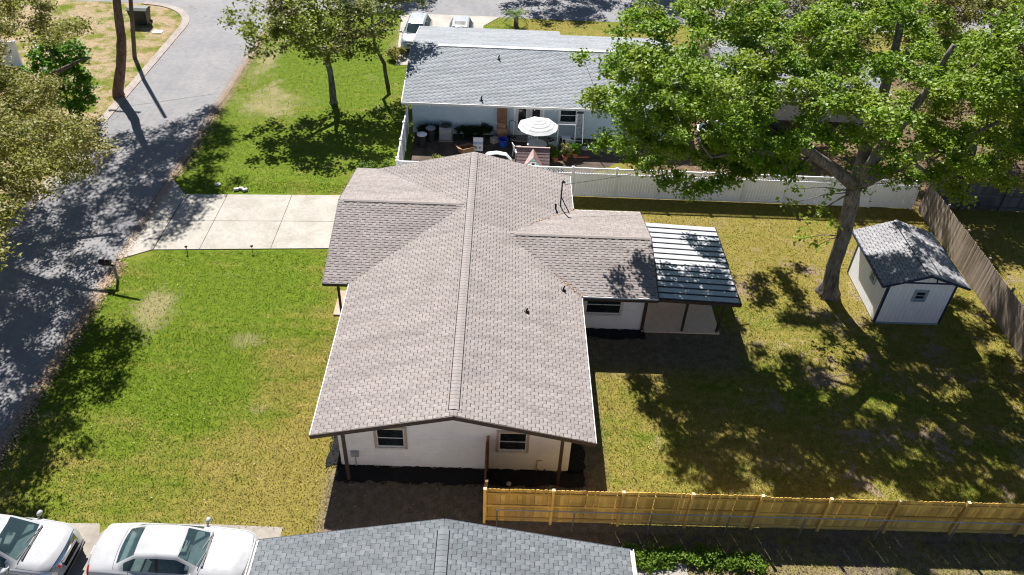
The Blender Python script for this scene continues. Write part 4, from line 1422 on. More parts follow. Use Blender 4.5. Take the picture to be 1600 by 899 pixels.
    # underbody, interior
    MB().box((-L/2+0.25, -0.78, 0.16), (L/2-0.25, 0.78, 0.5)).build('underbody', 'car_black', root, world=False)
    MB().box((D['ws'][1]-0.55, -0.72, 0.5), (D['ws'][1]+0.02, 0.72, 0.93 if D is SEDAN else 1.05), 0.5).build('dashboard', 'dashboard', root, world=False, bevel=0.05)
    zs0 = 0.5 if D is SEDAN else 0.62
    for sy in (-0.37, 0.37):
        q = MB().box((-0.28, sy-0.25, zs0-0.05), (0.25, sy+0.25, zs0+0.1)).bar((-0.2, sy, zs0+0.05), (-0.42, sy, zs0+0.62), 0.46, 0.12, up=(1, 0, 0.3)).box((-0.5, sy-0.13, zs0+0.64), (-0.4, sy+0.13, zs0+0.8))
        q.build('seat', 'car_seat', root, world=False, bevel=0.04)
    MB().box((-1.5, -0.66, zs0-0.05), (-0.95, 0.66, zs0+0.1)).box((-1.55, -0.66, zs0+0.05), (-1.35, 0.66, zs0+0.5)).build('seat', 'car_seat', root, world=False, bevel=0.05)
    MB().lathe([(0.17, -0.012), (0.185, 0), (0.17, 0.012), (0.155, 0)], (0, 0, 0), 16).build('steering_wheel', 'car_black', root, world=False).matrix_local = Matrix.Translation((D['ws'][1]-0.72, 0.37, zs0+0.4)) @ Matrix.Rotation(math.radians(-65), 4, 'Y')
    # wheels
    for sx in (-1, 1):
        for sy in (-1, 1):
            c = (sx*D['wx'], sy*0.84, wr)
            wh = MB().lathe([(wr-0.11, -0.1), (wr-0.02, -0.1), (wr, -0.07), (wr, 0.07), (wr-0.02, 0.1), (wr-0.11, 0.1)], c, 24, axis='y').build('wheel', 'tyre', root, world=False, smooth=False)
            MB().lathe([(wr-0.112, 0.06*sy), (wr-0.12, 0.095*sy), (0.1, 0.085*sy), (0.05, 0.10*sy)], c, 20, axis='y').build('rim', 'rim', wh, world=False)
    # mirrors, handles, wipers, bumper strips, plate
    mx = D['side'][1]-0.02
    zb = interp(D['zb'], mx)
    for sy in (-1, 1):
        q = MB().tube([(mx, sy*0.86, zb+0.02), (mx-0.02, sy*1.0, zb+0.06)], 0.03, 6)
        q.lathe([(0.02, -0.11), (0.07, -0.08), (0.085, 0), (0.07, 0.08), (0.02, 0.11)], (mx-0.03, sy*1.06, zb+0.09), 10, axis='y')
        q.build('mirror', paint, root, world=False, smooth=True)
        for hx in (0.0, -1.05):
            MB().bar((hx-0.09, sy*0.985, zb-0.13), (hx+0.09, sy*0.985, zb-0.13), 0.025, 0.03).build('door_handle', paint, root, world=False)
    xw = D['ws'][1]
    for y0 in (-0.1, 0.5):
        z0 = interp(D['zt'], xw)+0.02
        MB().bar((xw+0.02, y0, z0), (xw-0.10, y0-0.55, z0+0.06), 0.02, 0.012).build('wiper', 'car_black', root, world=False)
    MB().box((xw+0.0, -0.62, interp(D['zt'], xw)-0.02), (xw+0.06, 0.62, interp(D['zt'], xw)+0.004)).build('cowl', 'car_black', root, world=False)
    gx = L/2
    for k in range(3):
        z = interp(D['zt'], gx-0.10)-0.03-k*0.07
        MB().box((gx-0.10-0.01+k*0.02, -0.42, z-0.015), (gx-0.03+k*0.022, 0.42, z+0.012)).build('grille_bar', 'car_black', root, world=False)
    MB().box((gx-0.06, -0.62, 0.40), (gx+0.012, 0.62, 0.47)).build('bumper_strip', 'car_black', root, world=False)
    MB().box((-gx-0.012, -0.65, 0.42), (-gx+0.06, 0.65, 0.49)).build('bumper_strip', 'car_black', root, world=False)
    MB().box((-gx-0.02, -0.16, 0.62), (-gx+0.03, 0.16, 0.74)).build('number_plate', 'white_plastic', root, world=False)
    if roofrail:
        for sy in (-1, 1):
            zr2 = interp(D['zt'], -0.6)-0.01
            MB().tube([(0.2, sy*0.56, zr2-0.06), (0.1, sy*0.56, zr2), (-1.5, sy*0.56, zr2-0.01), (-1.6, sy*0.56, zr2-0.08)], 0.018, 6).build('roof_rail', 'car_black', root, world=False)
    q = MB()
    zt_ = interp(D['zt'], D['ws'][0]+0.1)-0.1
    q.box((D['ws'][0]-0.02, -0.12, zt_-0.06), (D['ws'][0]+0.01, 0.12, zt_+0.01)).build('rear_view_mirror', 'car_black', root, world=False)
    return root
sedan = make_car(SEDAN, 'paint_white', 'parked_sedan', (-8.72, -3.60), math.radians(-1.0), 'white four-door sedan parked with its nose under the grey roof')
suv = make_car(SUV, 'paint_white', 'parked_crossover', (-14.35, -3.55), math.radians(-3.5), 'white crossover parked nose to tail behind the white sedan')
carA = make_car(SUV, 'paint_silver', 'parked_crossover', (-5.2, 40.0), math.radians(-90-2), 'silver crossover on the far concrete drive, close beside the lawn', zoff=0.03)
carB = make_car(SUV, 'paint_white', 'parked_crossover', (-1.95, 39.7), math.radians(-90), 'white sport utility car with a dark sunroof on the far drive', sunroof=True, zoff=0.03)

# ------------------------------------------------------------------ street furniture and small things
# mailbox
mbx = empty('mailbox', (-16.35, 10.95, 0), label='dark mailbox on a wooden post at the kerb by the driveway', cat='mailbox')
MB().box((-16.40, 10.90, -0.1), (-16.30, 11.0, 0.98)).build('post', 'grey_cedar', mbx)
MB().box((-16.80, 10.90, 0.86), (-16.25, 11.0, 0.95)).build('arm', 'grey_cedar', mbx)
prof = [(-0.10, 0.96), (0.10, 0.96), (0.10, 1.08)]+[(0.10*math.cos(a), 1.08+0.10*math.sin(a)) for a in np.linspace(0, math.pi, 9)[1:]]
MB().extrude([(10.95+p, q) for p, q in prof], -16.92, -16.42, 'x').build('box', 'black_metal', mbx)
MB().box((-16.60, 10.838, 1.02), (-16.58, 10.849, 1.25)).build('flag', 'red_wood', mbx)
# blocks by the drive
for k, (dx, dy, rz_) in enumerate(((-0.22, 0, 0.3), (0.02, 0.1, -0.2), (0.26, -0.02, 0.5))):
    b = MB().box((-0.13, -0.09, 0), (0.13, 0.09, 0.14)).build('paver_block', 'stone', None, bevel=0.015)
    b.location = (-12.8+dx, 18.95+dy, 0)
    b.rotation_euler = (0, 0, rz_)
    tag(b, 'pale concrete block in the small heap beside the driveway', 'block', 'blocks heaped beside the driveway')
P = at_z(340, 289)
b = MB().lathe([(0.16, 0.0), (0.17, 0.04), (0.1, 0.07)], (0, 0, 0), 12).build('stepping_stone', 'stone')
b.location = (P[0], P[1], 0)
tag(b, 'flat pale stone lying in the grass near the block heap', 'stone')
for px_, py_, lab in ((293, 395, 'small path light at the driveway edge close to the street'), (395, 394, 'small path light at the driveway edge close to the house')):
    P = at_z(px_, py_)
    r = empty('path_light', (P[0], P[1], 0), label=lab, cat='path light')
    MB().tube([(0, 0, -0.05), (0, 0, 0.32)], 0.015, 6).build('stake', 'black_metal', r, world=False)
    MB().lathe([(0.03, 0.30), (0.06, 0.34), (0.075, 0.37), (0.02, 0.42)], (0, 0, 0), 10).build('lamp_head', 'black_metal', r, world=False)
# utility pole, cover plate, bin across the street
up = empty('utility_pole', (-24.66, 35.5, 0), label='thin dark timber utility pole standing on the verge by the street', cat='utility pole')
MB().tube([(-24.66, 35.5, -0.2), tuple(at_y(207, 40, 35.5)), tuple(at_y(204, 0, 35.5)), (-24.66+(at_y(204, 0, 35.5)[0]+24.66)*2.9, 35.6, 10.5)], [0.15, 0.14, 0.135, 0.11], 10).build('pole', 'bark_brown', up)
MB().bar((-25.8, 35.6, 9.8), (-23.8, 35.6, 9.8), 0.1, 0.12).build('cross_arm', 'bark_brown', up)
for dx in (-0.9, 0.0, 0.85):
    MB().lathe([(0.03, 9.86), (0.05, 9.9), (0.05, 9.98), (0.02, 10.02)], (-24.8+dx, 35.6, 0), 8).build('insulator', 'steel_blue', up)
wp = [np.array([-24.8, 35.6, 9.0])*(1-t)+np.array([30, 58, 9.5])*t-np.array([0, 0, 3.2*t*(1-t)]) for t in np.linspace(0, 1, 25)]
tag(MB().tube(wp, 0.015, 5).build('overhead_wire', 'wire'), 'overhead wire running from the timber utility pole across the street', 'wire')
tag(MB().box((-25.0, 39.95, 0), (-24.3, 40.5, 0.05)).build('utility_cover', 'white_plastic', None, bevel=0.02), 'flat white utility cover set in the grass near the pole', 'cover')
bn = empty('rubbish_bin', (-26.3, 41.6, 0), label='dark wheeled rubbish bin with a green lid across the street', cat='bin')
q = MB()
vs = [(-0.55, -0.38, 0.08), (0.55, -0.38, 0.08), (0.55, 0.38, 0.08), (-0.55, 0.38, 0.08), (-0.7, -0.48, 1.15), (0.7, -0.48, 1.15), (0.7, 0.48, 1.15), (-0.7, 0.48, 1.15)]
q.add(vs, [(0, 3, 2, 1), (4, 5, 6, 7), (0, 1, 5, 4), (1, 2, 6, 5), (2, 3, 7, 6), (3, 0, 4, 7)]).build('body', 'dark_plastic', bn, world=False)
MB().extrude([(-0.5, 1.152), (0.5, 1.152), (0.5, 1.2), (0.25, 1.33), (-0.25, 1.33), (-0.5, 1.2)], -0.74, 0.74, 'x').build('lid', 'bin_lid', bn, world=False)
for sx in (-1, 1):
    MB().lathe([(0.12, -0.04), (0.12, 0.04)], (sx*0.6, 0.4, 0.12), 12, axis='x').build('wheel', 'tyre', bn, world=False)

# ------------------------------------------------------------------ the cluttered yard behind
def cbox(name, loc, size, rz, mat, label, cat='box', flaps=False, group=None):
    r = empty(name, (loc[0], loc[1], loc[2] if len(loc) > 2 else 0), rz, label=label, cat=cat)
    if group: r['group'] = group
    w_, d_, h_ = size
    t = 0.015
    q = MB()
    if flaps:
        q.box((-w_/2, -d_/2, 0), (w_/2, d_/2, t)).box((-w_/2, -d_/2, t), (-w_/2+t, d_/2, h_)).box((w_/2-t, -d_/2, t), (w_/2, d_/2, h_)).box((-w_/2+t, -d_/2, t), (w_/2-t, -d_/2+t, h_)).box((-w_/2+t, d_/2-t, t), (w_/2-t, d_/2, h_))
        q.build('body', mat, r, world=False)
        MB().bar((-w_/2, 0, h_), (-w_/2-0.25, 0, h_+0.12), d_, t).build('flap', mat, r, world=False)
        MB().bar((w_/2, 0, h_), (w_/2+0.22, 0, h_-0.12), d_, t).build('flap', mat, r, world=False)
        MB().bar((0, -d_/2, h_), (0, -d_/2-0.2, h_+0.1), w_, t, ).build('flap', mat, r, world=False)
    else:
        q.box((-w_/2, -d_/2, 0), (w_/2, d_/2, h_)).build('body', mat, r, world=False, bevel=0.01)
        MB().box((-w_/2, -0.03, h_+0.0005), (w_/2, 0.03, h_+0.003)).build('tape', 'tan_trim', r, world=False)
    return r
cbox('cardboard_box', (1.36, 25.95), (0.62, 0.5, 0.75), 0.05, 'cardboard', 'square brown cardboard box at the foot of the stack by the doors')
cbox('cardboard_box', (1.36, 25.98, 0.755), (0.5, 0.4, 0.32), -0.1, 'cardboard', 'small cardboard box in the middle of the stack by the doors')
cbox('cardboard_box', (1.33, 26.0, 1.08), (0.6, 0.32, 0.95), 0.0, 'cardboard_dark', 'tall upright cardboard box on top of the stack by the doors')
cbox('cardboard_box', (-0.75, 24.0), (0.75, 0.55, 0.4), 0.5, 'cardboard', 'open cardboard box with raised flaps lying in the cluttered yard', flaps=True)
cbox('cardboard_box', (0.9, 25.3), (0.4, 0.35, 0.35), 0.7, 'tan_trim', 'little tan carton beside the blue tub')
# blue tub
tub = empty('storage_tub', (1.45, 24.95, 0), label='blue plastic tub beside the cardboard box stack', cat='tub')
MB().lathe([(0.24, 0.0), (0.30, 0.42), (0.33, 0.43), (0.33, 0.46), (0.27, 0.46), (0.22, 0.05)], (0, 0, 0), 16).build('body', 'blue_plastic', tub, world=False)
MB().tube([(-0.33, 0, 0.42), (-0.36, 0, 0.50), (-0.30, 0, 0.52)], 0.015, 6).build('handle', 'blue_plastic', tub, world=False)
# AC condenser
ac = empty('air_conditioner', (-2.06, 25.6, 0), label='grey air-conditioning condenser against the pale blue wall', cat='air conditioner')
MB().box((-0.45, -0.45, 0), (0.45, 0.45, 0.07)).build('pad', 'old_concrete', ac, world=False)
MB().box((-0.38, -0.38, 0.071), (0.38, 0.38, 0.88)).build('casing', 'grey_plastic', ac, world=False, bevel=0.03)
for k in range(9):
    MB().box((-0.36, -0.392, 0.14+k*0.075), (0.36, -0.381, 0.175+k*0.075)).build('louvre', 'meter_grey', ac, world=False)
MB().lathe([(0.33, 0.882), (0.33, 0.90), (0.28, 0.90), (0.28, 0.883)], (0, 0, 0), 20).build('fan_guard', 'dark_plastic', ac, world=False)
# rubbish cans near white fence
for x, y, lab in ((-3.4, 24.5, 'dark round dustbin with a white bag on top near the white fence'), (-2.95, 25.3, 'dark round dustbin with a grey lid against the blue wall')):
    r = empty('dustbin', (x, y, 0), label=lab, cat='bin')
    MB().lathe([(0.24, 0), (0.28, 0.75), (0.30, 0.76), (0.30, 0.8)], (0, 0, 0), 16).build('body', 'dark_plastic', r, world=False)
    MB().lathe([(0.30, 0.801), (0.31, 0.84), (0.15, 0.92), (0.05, 0.95)], (0, 0, 0), 16).build('lid', 'white_plastic' if y < 25 else 'grey_plastic', r, world=False)
# toy kitchen
tk = empty('toy_kitchen', (-0.05, 24.35, 0), label='small white plastic toy kitchen in the cluttered yard', cat='toy')
MB().box((-0.3, -0.18, 0), (0.3, 0.18, 0.45)).box((-0.3, 0.12, 0.4505), (0.3, 0.18, 0.75)).build('body', 'white_plastic', tk, world=False, bevel=0.02)
for sx in (-0.12, 0.12):
    MB().lathe([(0.07, 0), (0.07, -0.02)], (sx, -0.181, 0.25), 12, axis='y').build('knob', 'grey_plastic', tk, world=False)
# arched white bench top
ar = empty('arched_bench', (1.1, 22.75, 0), label='white plastic arch standing over dark ground beside the brown roof end', cat='bench')
pa = [(-0.85, 0.30), (-0.55, 0.66), (0.0, 0.76), (0.55, 0.66), (0.85, 0.30)]
q = MB()
for k in range(4):
    q.bar((pa[k][0], 0, pa[k][1]), (pa[k+1][0], 0, pa[k+1][1]), 0.34, 0.05)
q.build('arch', 'white_plastic', ar, world=False)
for sx in (-1, 1):
    MB().box((sx*0.83-0.03, -0.16, 0), (sx*0.83+0.03, 0.16, 0.33)).build('leg', 'white_plastic', ar, world=False)
# hand truck
ht = empty('hand_truck', (1.97, 25.85, 0), label='dark metal hand truck leaning by the glazed doors', cat='hand truck')
for sx in (-0.18, 0.18):
    MB().tube([(sx, -0.15, 0.12), (sx, 0.12, 1.1)], 0.018, 6).build('rail', 'black_metal', ht, world=False)
    MB().lathe([(0.11, -0.03), (0.11, 0.03)], (sx*1.25, -0.14, 0.11), 12, axis='x').build('wheel', 'tyre', ht, world=False)
MB().tube([(-0.18, 0.12, 1.1), (0, 0.14, 1.2), (0.18, 0.12, 1.1)], 0.018, 6).build('handle', 'black_metal', ht, world=False)
MB().box((-0.24, -0.40, 0.02), (0.24, -0.12, 0.035)).box((-0.18, -0.13, 0.03), (0.18, -0.11, 0.2)).build('toe_plate', 'black_metal', ht, world=False)
# parasol and table
ub = empty('parasol', (3.45, 24.0, 0), label='white striped patio parasol over the table behind the playhouse', cat='parasol')
MB().tube([(0, 0, 0), (0, 0, 2.38)], 0.022, 8).build('pole', 'aluminium', ub, world=False)
MB().lathe([(0.25, 0), (0.24, 0.06), (0.05, 0.1)], (0, 0, 0), 14).build('base', 'dark_plastic', ub, world=False)
NS_ = 8
rings = [(0.02, 2.40), (0.28, 2.31), (0.52, 2.22), (0.76, 2.12), (1.0, 2.01), (1.2, 1.90)]
for k in range(NS_):
    a0, a1 = 2*math.pi*k/NS_+0.2, 2*math.pi*(k+1)/NS_+0.2
    am = (a0+a1)/2
    for band in range(5):
        (r0, z0), (r1, z1) = rings[band], rings[band+1]
        split = 0.72
        rm, zm_ = r0+(r1-r0)*split, z0+(z1-z0)*split
        for (ra, za, rb, zb_), mt in (((r0, z0, rm, zm_), 'canvas'), ((rm, zm_, r1, z1), 'canvas_grey' if band < 4 else 'canvas')):
            q = MB()
            sag = lambda r: -0.05*(r/1.2)**2
            vs = [(ra*math.cos(a0), ra*math.sin(a0), za), (rb*math.cos(a0), rb*math.sin(a0), zb_), (rb*0.96*math.cos(am), rb*0.96*math.sin(am), zb_+sag(rb)), (rb*math.cos(a1), rb*math.sin(a1), zb_), (ra*math.cos(a1), ra*math.sin(a1), za), (ra*0.96*math.cos(am), ra*0.96*math.sin(am), za+sag(ra))]
            q.add(vs, [(0, 1, 2, 5), (5, 2, 3, 4)])
            q.build('canopy_panel', mt, ub, world=False)
    MB().bar((0.02, 0, 0), (0.03, 0, 0), 0.01, 0.01)
    MB().tube([(0.02*math.cos(a0), 0.02*math.sin(a0), 2.385), (1.2*math.cos(a0), 1.2*math.sin(a0), 1.885)], 0.009, 5).build('rib', 'aluminium', ub, world=False)
tb = empty('patio_table', (3.45, 24.02, 0), label='white patio table standing under the striped parasol', cat='table')
MB().lathe([(0.06, 0.70), (0.58, 0.70), (0.6, 0.72), (0.58, 0.74), (0.06, 0.74)], (0, 0, 0), 24).build('top', 'white_plastic', tb, world=False)
for k in range(4):
    a = math.pi/4+k*math.pi/2
    MB().tube([(0.48*math.cos(a), 0.48*math.sin(a), 0), (0.4*math.cos(a), 0.4*math.sin(a), 0.70)], 0.02, 6).build('leg', 'white_plastic', tb, world=False)
def chair(loc, rz, mat, label):
    r = empty('patio_chair', (loc[0], loc[1], 0), rz, label=label, cat='chair', group='chairs round the parasol table')
    MB().box((-0.24, -0.22, 0.42), (0.24, 0.24, 0.46)).build('seat', mat, r, world=False)
    for k in range(5):
        MB().bar((-0.2+k*0.1, 0.23, 0.46), (-0.2+k*0.1, 0.32, 0.9), 0.05, 0.015).build('back_slat', mat, r, world=False)
    MB().bar((-0.24, 0.325, 0.91), (0.24, 0.325, 0.91), 0.03, 0.06).build('back_rail', mat, r, world=False)
    for sx in (-0.22, 0.22):
        MB().tube([(sx, -0.2, 0), (sx, -0.2, 0.64), (sx, 0.27, 0.66)], 0.018, 6).build('arm', mat, r, world=False)
        MB().tube([(sx, 0.25, 0), (sx, 0.24, 0.44)], 0.018, 6).build('leg', mat, r, world=False)
    return r
chair((2.35, 23.6), 1.9, 'white_plastic', 'white patio chair on the stack-of-boxes side of the parasol table')
chair((4.45, 24.6), -1.0, 'aluminium', 'bare metal patio chair between the parasol table and the ladder')
chair((3.2, 25.0), 0.2, 'aluminium', 'metal patio chair standing between parasol table and glazed doors')
# ladder
ld = empty('step_ladder', (6.05, 25.85, 0), label='aluminium step ladder standing against the pale blue wall', cat='ladder')
for sx in (-1, 1):
    MB().bar((sx*0.27, -0.35, 0), (sx*0.17, 0.1, 1.85), 0.05, 0.07).build('rail', 'aluminium', ld, world=False)
    MB().bar((sx*0.24, 0.32, 0), (sx*0.16, 0.14, 1.85), 0.03, 0.04).build('rear_rail', 'aluminium', ld, world=False)
for k in range(6):
    f = (k+0.7)/6.6
    y = -0.35+0.45*f
    wv = 0.27-0.1*f
    MB().box((-wv, y-0.05, 1.85*f-0.015), (wv, y+0.05, 1.85*f+0.015)).build('tread', 'aluminium', ld, world=False)
MB().box((-0.2, 0.02, 1.85), (0.2, 0.2, 1.89)).build('top_cap', 'dark_plastic', ld, world=False)
# white metal frame with sheet
fr = empty('swing_frame', (5.2, 24.6, 0), label='white metal frame with a hanging sheet beside the step ladder', cat='frame')
for sx in (-0.55, 0.55):
    MB().tube([(sx, -0.45, 0), (sx*0.9, 0, 1.75)], 0.028, 6).build('leg', 'white_plastic', fr, world=False)
    MB().tube([(sx, 0.45, 0), (sx*0.9, 0, 1.75)], 0.028, 6).build('leg', 'white_plastic', fr, world=False)
MB().tube([(-0.52, 0, 1.75), (0.52, 0, 1.75)], 0.03, 6).build('top_bar', 'white_plastic', fr, world=False)
q = MB()
for i in range(7):
    for j in range(9):
        u, v = i/6, j/8
        q.v.append((-0.05+0.55*u, -0.25-0.06*math.sin(u*9+v*4)-0.15*v, 0.95-0.9*v+0.03*math.sin(u*6)))
for i in range(6):
    for j in range(8):
        a = i*9+j
        q.f.append((a, a+9, a+10, a+1))
        q.tone.append(0.5)
q.build('sheet', 'canvas', fr, world=False, smooth=True)
MB().box((-0.25, -0.3, 0.93), (0.25, 0.1, 0.98)).box((-0.22, -0.02, 0.0), (-0.18, 0.02, 0.93)).box((0.18, -0.02, 0.0), (0.22, 0.02, 0.93)).build('tray', 'white_plastic', fr, world=False)
# playhouse
ph = empty('playhouse', (3.15, 21.75, 0), label='teal children\'s playhouse with brown shingle roof and front gable', cat='playhouse')
MB().extrude([(-0.62, 0.05), (0.62, 0.05), (0.62, 1.12), (0, 1.62), (-0.62, 1.12)], -0.8, 0.8, 'x').build('wall', 'play_siding', ph, world=False)
for sy in (-1, 1):
    nr = 6
    for k in range(nr):
        f0, f1 = k/nr, (k+1)/nr
        y0, z0 = sy*0.86*(1-f0), 1.0+0.72*f0
        y1, z1 = sy*0.86*(1-f1), 1.0+0.72*f1
        nsh = 6
        for s in range(nsh):
            xa, xb = -0.94+1.88*s/nsh, -0.94+1.88*(s+1)/nsh-0.012
            q = MB().add([(xa, y0, z0+0.03), (xb, y0, z0+0.03), (xb, y1, z1+0.01), (xa, y1, z1+0.01), (xa, y0, z0), (xb, y0, z0), (xb, y1, z1-0.02), (xa, y1, z1-0.02)], [(0, 1, 2, 3), (4, 5, 1, 0), (5, 6, 2, 1), (7, 4, 0, 3), (6, 7, 3, 2), (7, 6, 5, 4)])
            q.build('shingle', 'play_roof', ph, world=False)
MB().bar((-0.95, 0, 1.755), (0.95, 0, 1.755), 0.09, 0.03).build('ridge_cap', 'play_roof_lit', ph, world=False)
# front gable dormer
MB().extrude([(-0.5, 1.0), (0.5, 1.0), (0, 1.62)], -0.95, 0.0, 'y').build('gable_wall', 'play_siding', ph, world=False)
for sx in (-1, 1):
    MB().bar((sx*0.62, -0.55, 0.93), (0, -0.55, 1.70), 1.0, 0.035, up=(0, 0, 1)).build('gable_roof', 'play_roof_lit' if sx < 0 else 'play_roof_shade', ph, world=False)  # one roof, sides coloured apart as lit pink and shaded brown
window(ph, 3.15, 1.22, 0.16, 0.2, 20.80, frame='white_trim', inner='dark_plastic')
MB().box((-0.45, -0.64, 0.05), (-0.05, -0.621, 0.95)).build('door', 'white_plastic', ph, world=False)
# red board, stones
b = MB().box((-0.45, -0.09, 0), (0.45, 0.09, 0.05)).build('loose_board', 'red_wood')
b.location = (6.15, 23.9, 0.005)
tag(b, 'short reddish board lying on the ground near the flower pots', 'board')
for k in range(5):
    P = at_z(900+k*13.5, 232+k*0.4)
    b = MB().lathe([(0.24, 0.0), (0.25, 0.035), (0.2, 0.05)], (0, 0, 0), 14).build('stepping_stone', 'stone')
    b.location = (P[0], P[1], 0.005)
    tag(b, 'round pale stepping stone in the row along the blue wall', 'stone', 'stepping stones along the blue wall')
# round pool behind
P = at_z(1117, 224)
pl = empty('paddling_pool', (P[0], P[1]+0.3, 0), label='round white-walled paddling pool beyond the white lattice fence', cat='pool')
MB().lathe([(1.1, 0), (1.15, 0.72), (1.22, 0.74), (1.22, 0.80), (1.1, 0.80), (1.05, 0.1)], (0, 0, 0), 28).build('wall', 'white_plastic', pl, world=False)
MB().lathe([(1.06, 0.05), (1.06, 0.55)], (0, 0, 0), 28).build('water', 'steel_blue', pl, world=False)
P = at_z(1258, 208)
hb = MB()
for k in range(4):
    hb.tube([(0.22*math.cos(a), 0.22*math.sin(a), 0.03+0.035*k) for a in np.linspace(0, 6.28, 16)], 0.02, 6)
b = hb.build('garden_hose', 'blue_plastic')
b.location = (P[0], P[1], 0)
tag(b, 'coiled blue garden hose on bare ground behind the lattice fence', 'hose')

# ------------------------------------------------------------------ vegetation helpers
def leaves(centers, n_each, spread, size, up_bias=0.6, seed=0, flat=0.7):
    """leaf-shaped quads (folded along the midrib) scattered round cluster centres -> verts, faces, tone"""
    r = np.random.default_rng(seed)
    C = np.repeat(np.asarray(centers), n_each, axis=0)
    N = len(C)
    sp = np.repeat(np.asarray(spread) if hasattr(spread, '__len__') else np.full(len(centers), spread), n_each)
    off = r.normal(size=(N, 3))
    off *= (sp*np.minimum(1.0, np.abs(r.normal(0.55, 0.35, N)))/np.maximum(1e-6, np.linalg.norm(off, axis=1)))[:, None]
    off[:, 2] *= flat
    P = C+off
    nrm = r.normal(size=(N, 3))
    nrm /= np.linalg.norm(nrm, axis=1)[:, None]
    nrm[:, 2] = np.abs(nrm[:, 2])+up_bias
    nrm /= np.linalg.norm(nrm, axis=1)[:, None]
    a = r.normal(size=(N, 3))
    a -= nrm*np.sum(a*nrm, 1)[:, None]
    a /= np.linalg.norm(a, axis=1)[:, None]
    b = np.cross(nrm, a)
    s = size*r.uniform(0.65, 1.35, N)[:, None]
    fold = nrm*s*0.18
    v0 = P-a*s*0.55
    v1 = P+b*s*0.42+fold-a*s*0.05
    v2 = P+a*s*0.6
    v3 = P-b*s*0.42+fold-a*s*0.05
    V = np.stack([v0, v1, v2, v3], 1).reshape(-1, 3)
    i = np.arange(N)*4
    F = np.concatenate([np.stack([i, i+1, i+2], 1), np.stack([i, i+2, i+3], 1)], 0)
    ct = np.repeat(r.uniform(0, 1, len(centers)), n_each)
    tn = np.clip(0.45*ct+0.55*r.uniform(0, 1, N), 0, 1)
    return V, F, np.concatenate([tn, tn])
class Skeleton:
    def __init__(s):
        s.P, s.par, s.fix = [], [], []
    def line(s, pts, radii, start=None, step=0.4):
        """explicit limb; returns index of its last node"""
        pts = [np.array(p, float) for p in pts]
        if start is not None:
            pts = [s.P[start]]+pts
            radii = [s.fix[start] or radii[0]]+list(radii)
        last = start
        for i in range(len(pts)-1):
            d = np.linalg.norm(pts[i+1]-pts[i])
            n = max(1, int(d/step))
            for k in range(0 if (i == 0 and start is None) else 1, n+1):
                t = k/n
                s.P.append(pts[i]*(1-t)+pts[i+1]*t)
                s.par.append(last if last is not None else -1)
                s.fix.append(radii[i]*(1-t)+radii[i+1]*t)
                last = len(s.P)-1
        return last
    def nearest(s, p):
        return int(np.argmin(np.linalg.norm(np.array(s.P)-np.array(p), axis=1)))
    def reach(s, targets, base, seed=0, step=0.55, droop=0.0, zmin=0.0):
        r = np.random.default_rng(seed)
        T = np.asarray(targets)
        order = np.argsort(np.linalg.norm(T-np.array(base), axis=1))
        for ti in order:
            t = T[ti]
            A = np.array(s.P)
            dv = t-A
            d = np.linalg.norm(dv, axis=1)
            cost = d*(1+0.5*(dv[:, 2] < -0.6*d))+np.where(A[:, 2] < zmin, 50, 0)
            j = int(np.argmin(cost))
            D = d[j]
            if D < 0.15: continue
            n = max(1, int(D/step))
            p0 = A[j]
            mid = r.normal(0, 0.09*D, 3)
            mid[2] += 0.07*D
            last = j
            for k in range(1, n+1):
                f = k/n
                q = p0*(1-f)+t*f+mid*4*f*(1-f)
                s.P.append(q)
                s.par.append(last)
                s.fix.append(None)
                last = len(s.P)-1
    def radii(s, tip=0.012, e=2.35):
        n = len(s.P)
        acc = np.zeros(n)
        R = np.zeros(n)
        kids = [0]*n
        for i in range(n-1, -1, -1):
            r = max(tip, acc[i]**(1/e)) if acc[i] > 0 else tip
            if s.fix[i] is not None:
                r = max(min(r, s.fix[i]*1.1), s.fix[i])
            R[i] = r
            if s.par[i] >= 0:
                acc[s.par[i]] += R[i]**e
        return R
    def mesh(s, rad, thick_only=0.0):
        """tubes along every chain -> MB"""
        mb = MB()
        n = len(s.P)
        kids = [[] for _ in range(n)]
        for i, p in enumerate(s.par):
            if p >= 0: kids[p].append(i)
        roots = [i for i in range(n) if s.par[i] < 0]
        stack = [(r_, None) for r_ in roots]
        while stack:
            i, prev = stack.pop()
            chain = [] if prev is None else [prev]
            rr = [] if prev is None else [min(rad[prev], rad[i]*1.25)]
            while True:
                chain.append(i)
                rr.append(rad[i])
                ks = kids[i]
                if not ks: break
                ks = sorted(ks, key=lambda k: -rad[k])
                for k in ks[1:]:
                    stack.append((k, i))
                i = ks[0]
            if len(chain) >= 2 and max(rr) >= thick_only:
                mb.tube([s.P[c] for c in chain], rr, 18 if max(rr) > 0.25 else 10 if max(rr) > 0.12 else (6 if max(rr) > 0.04 else 4), True)
        return mb
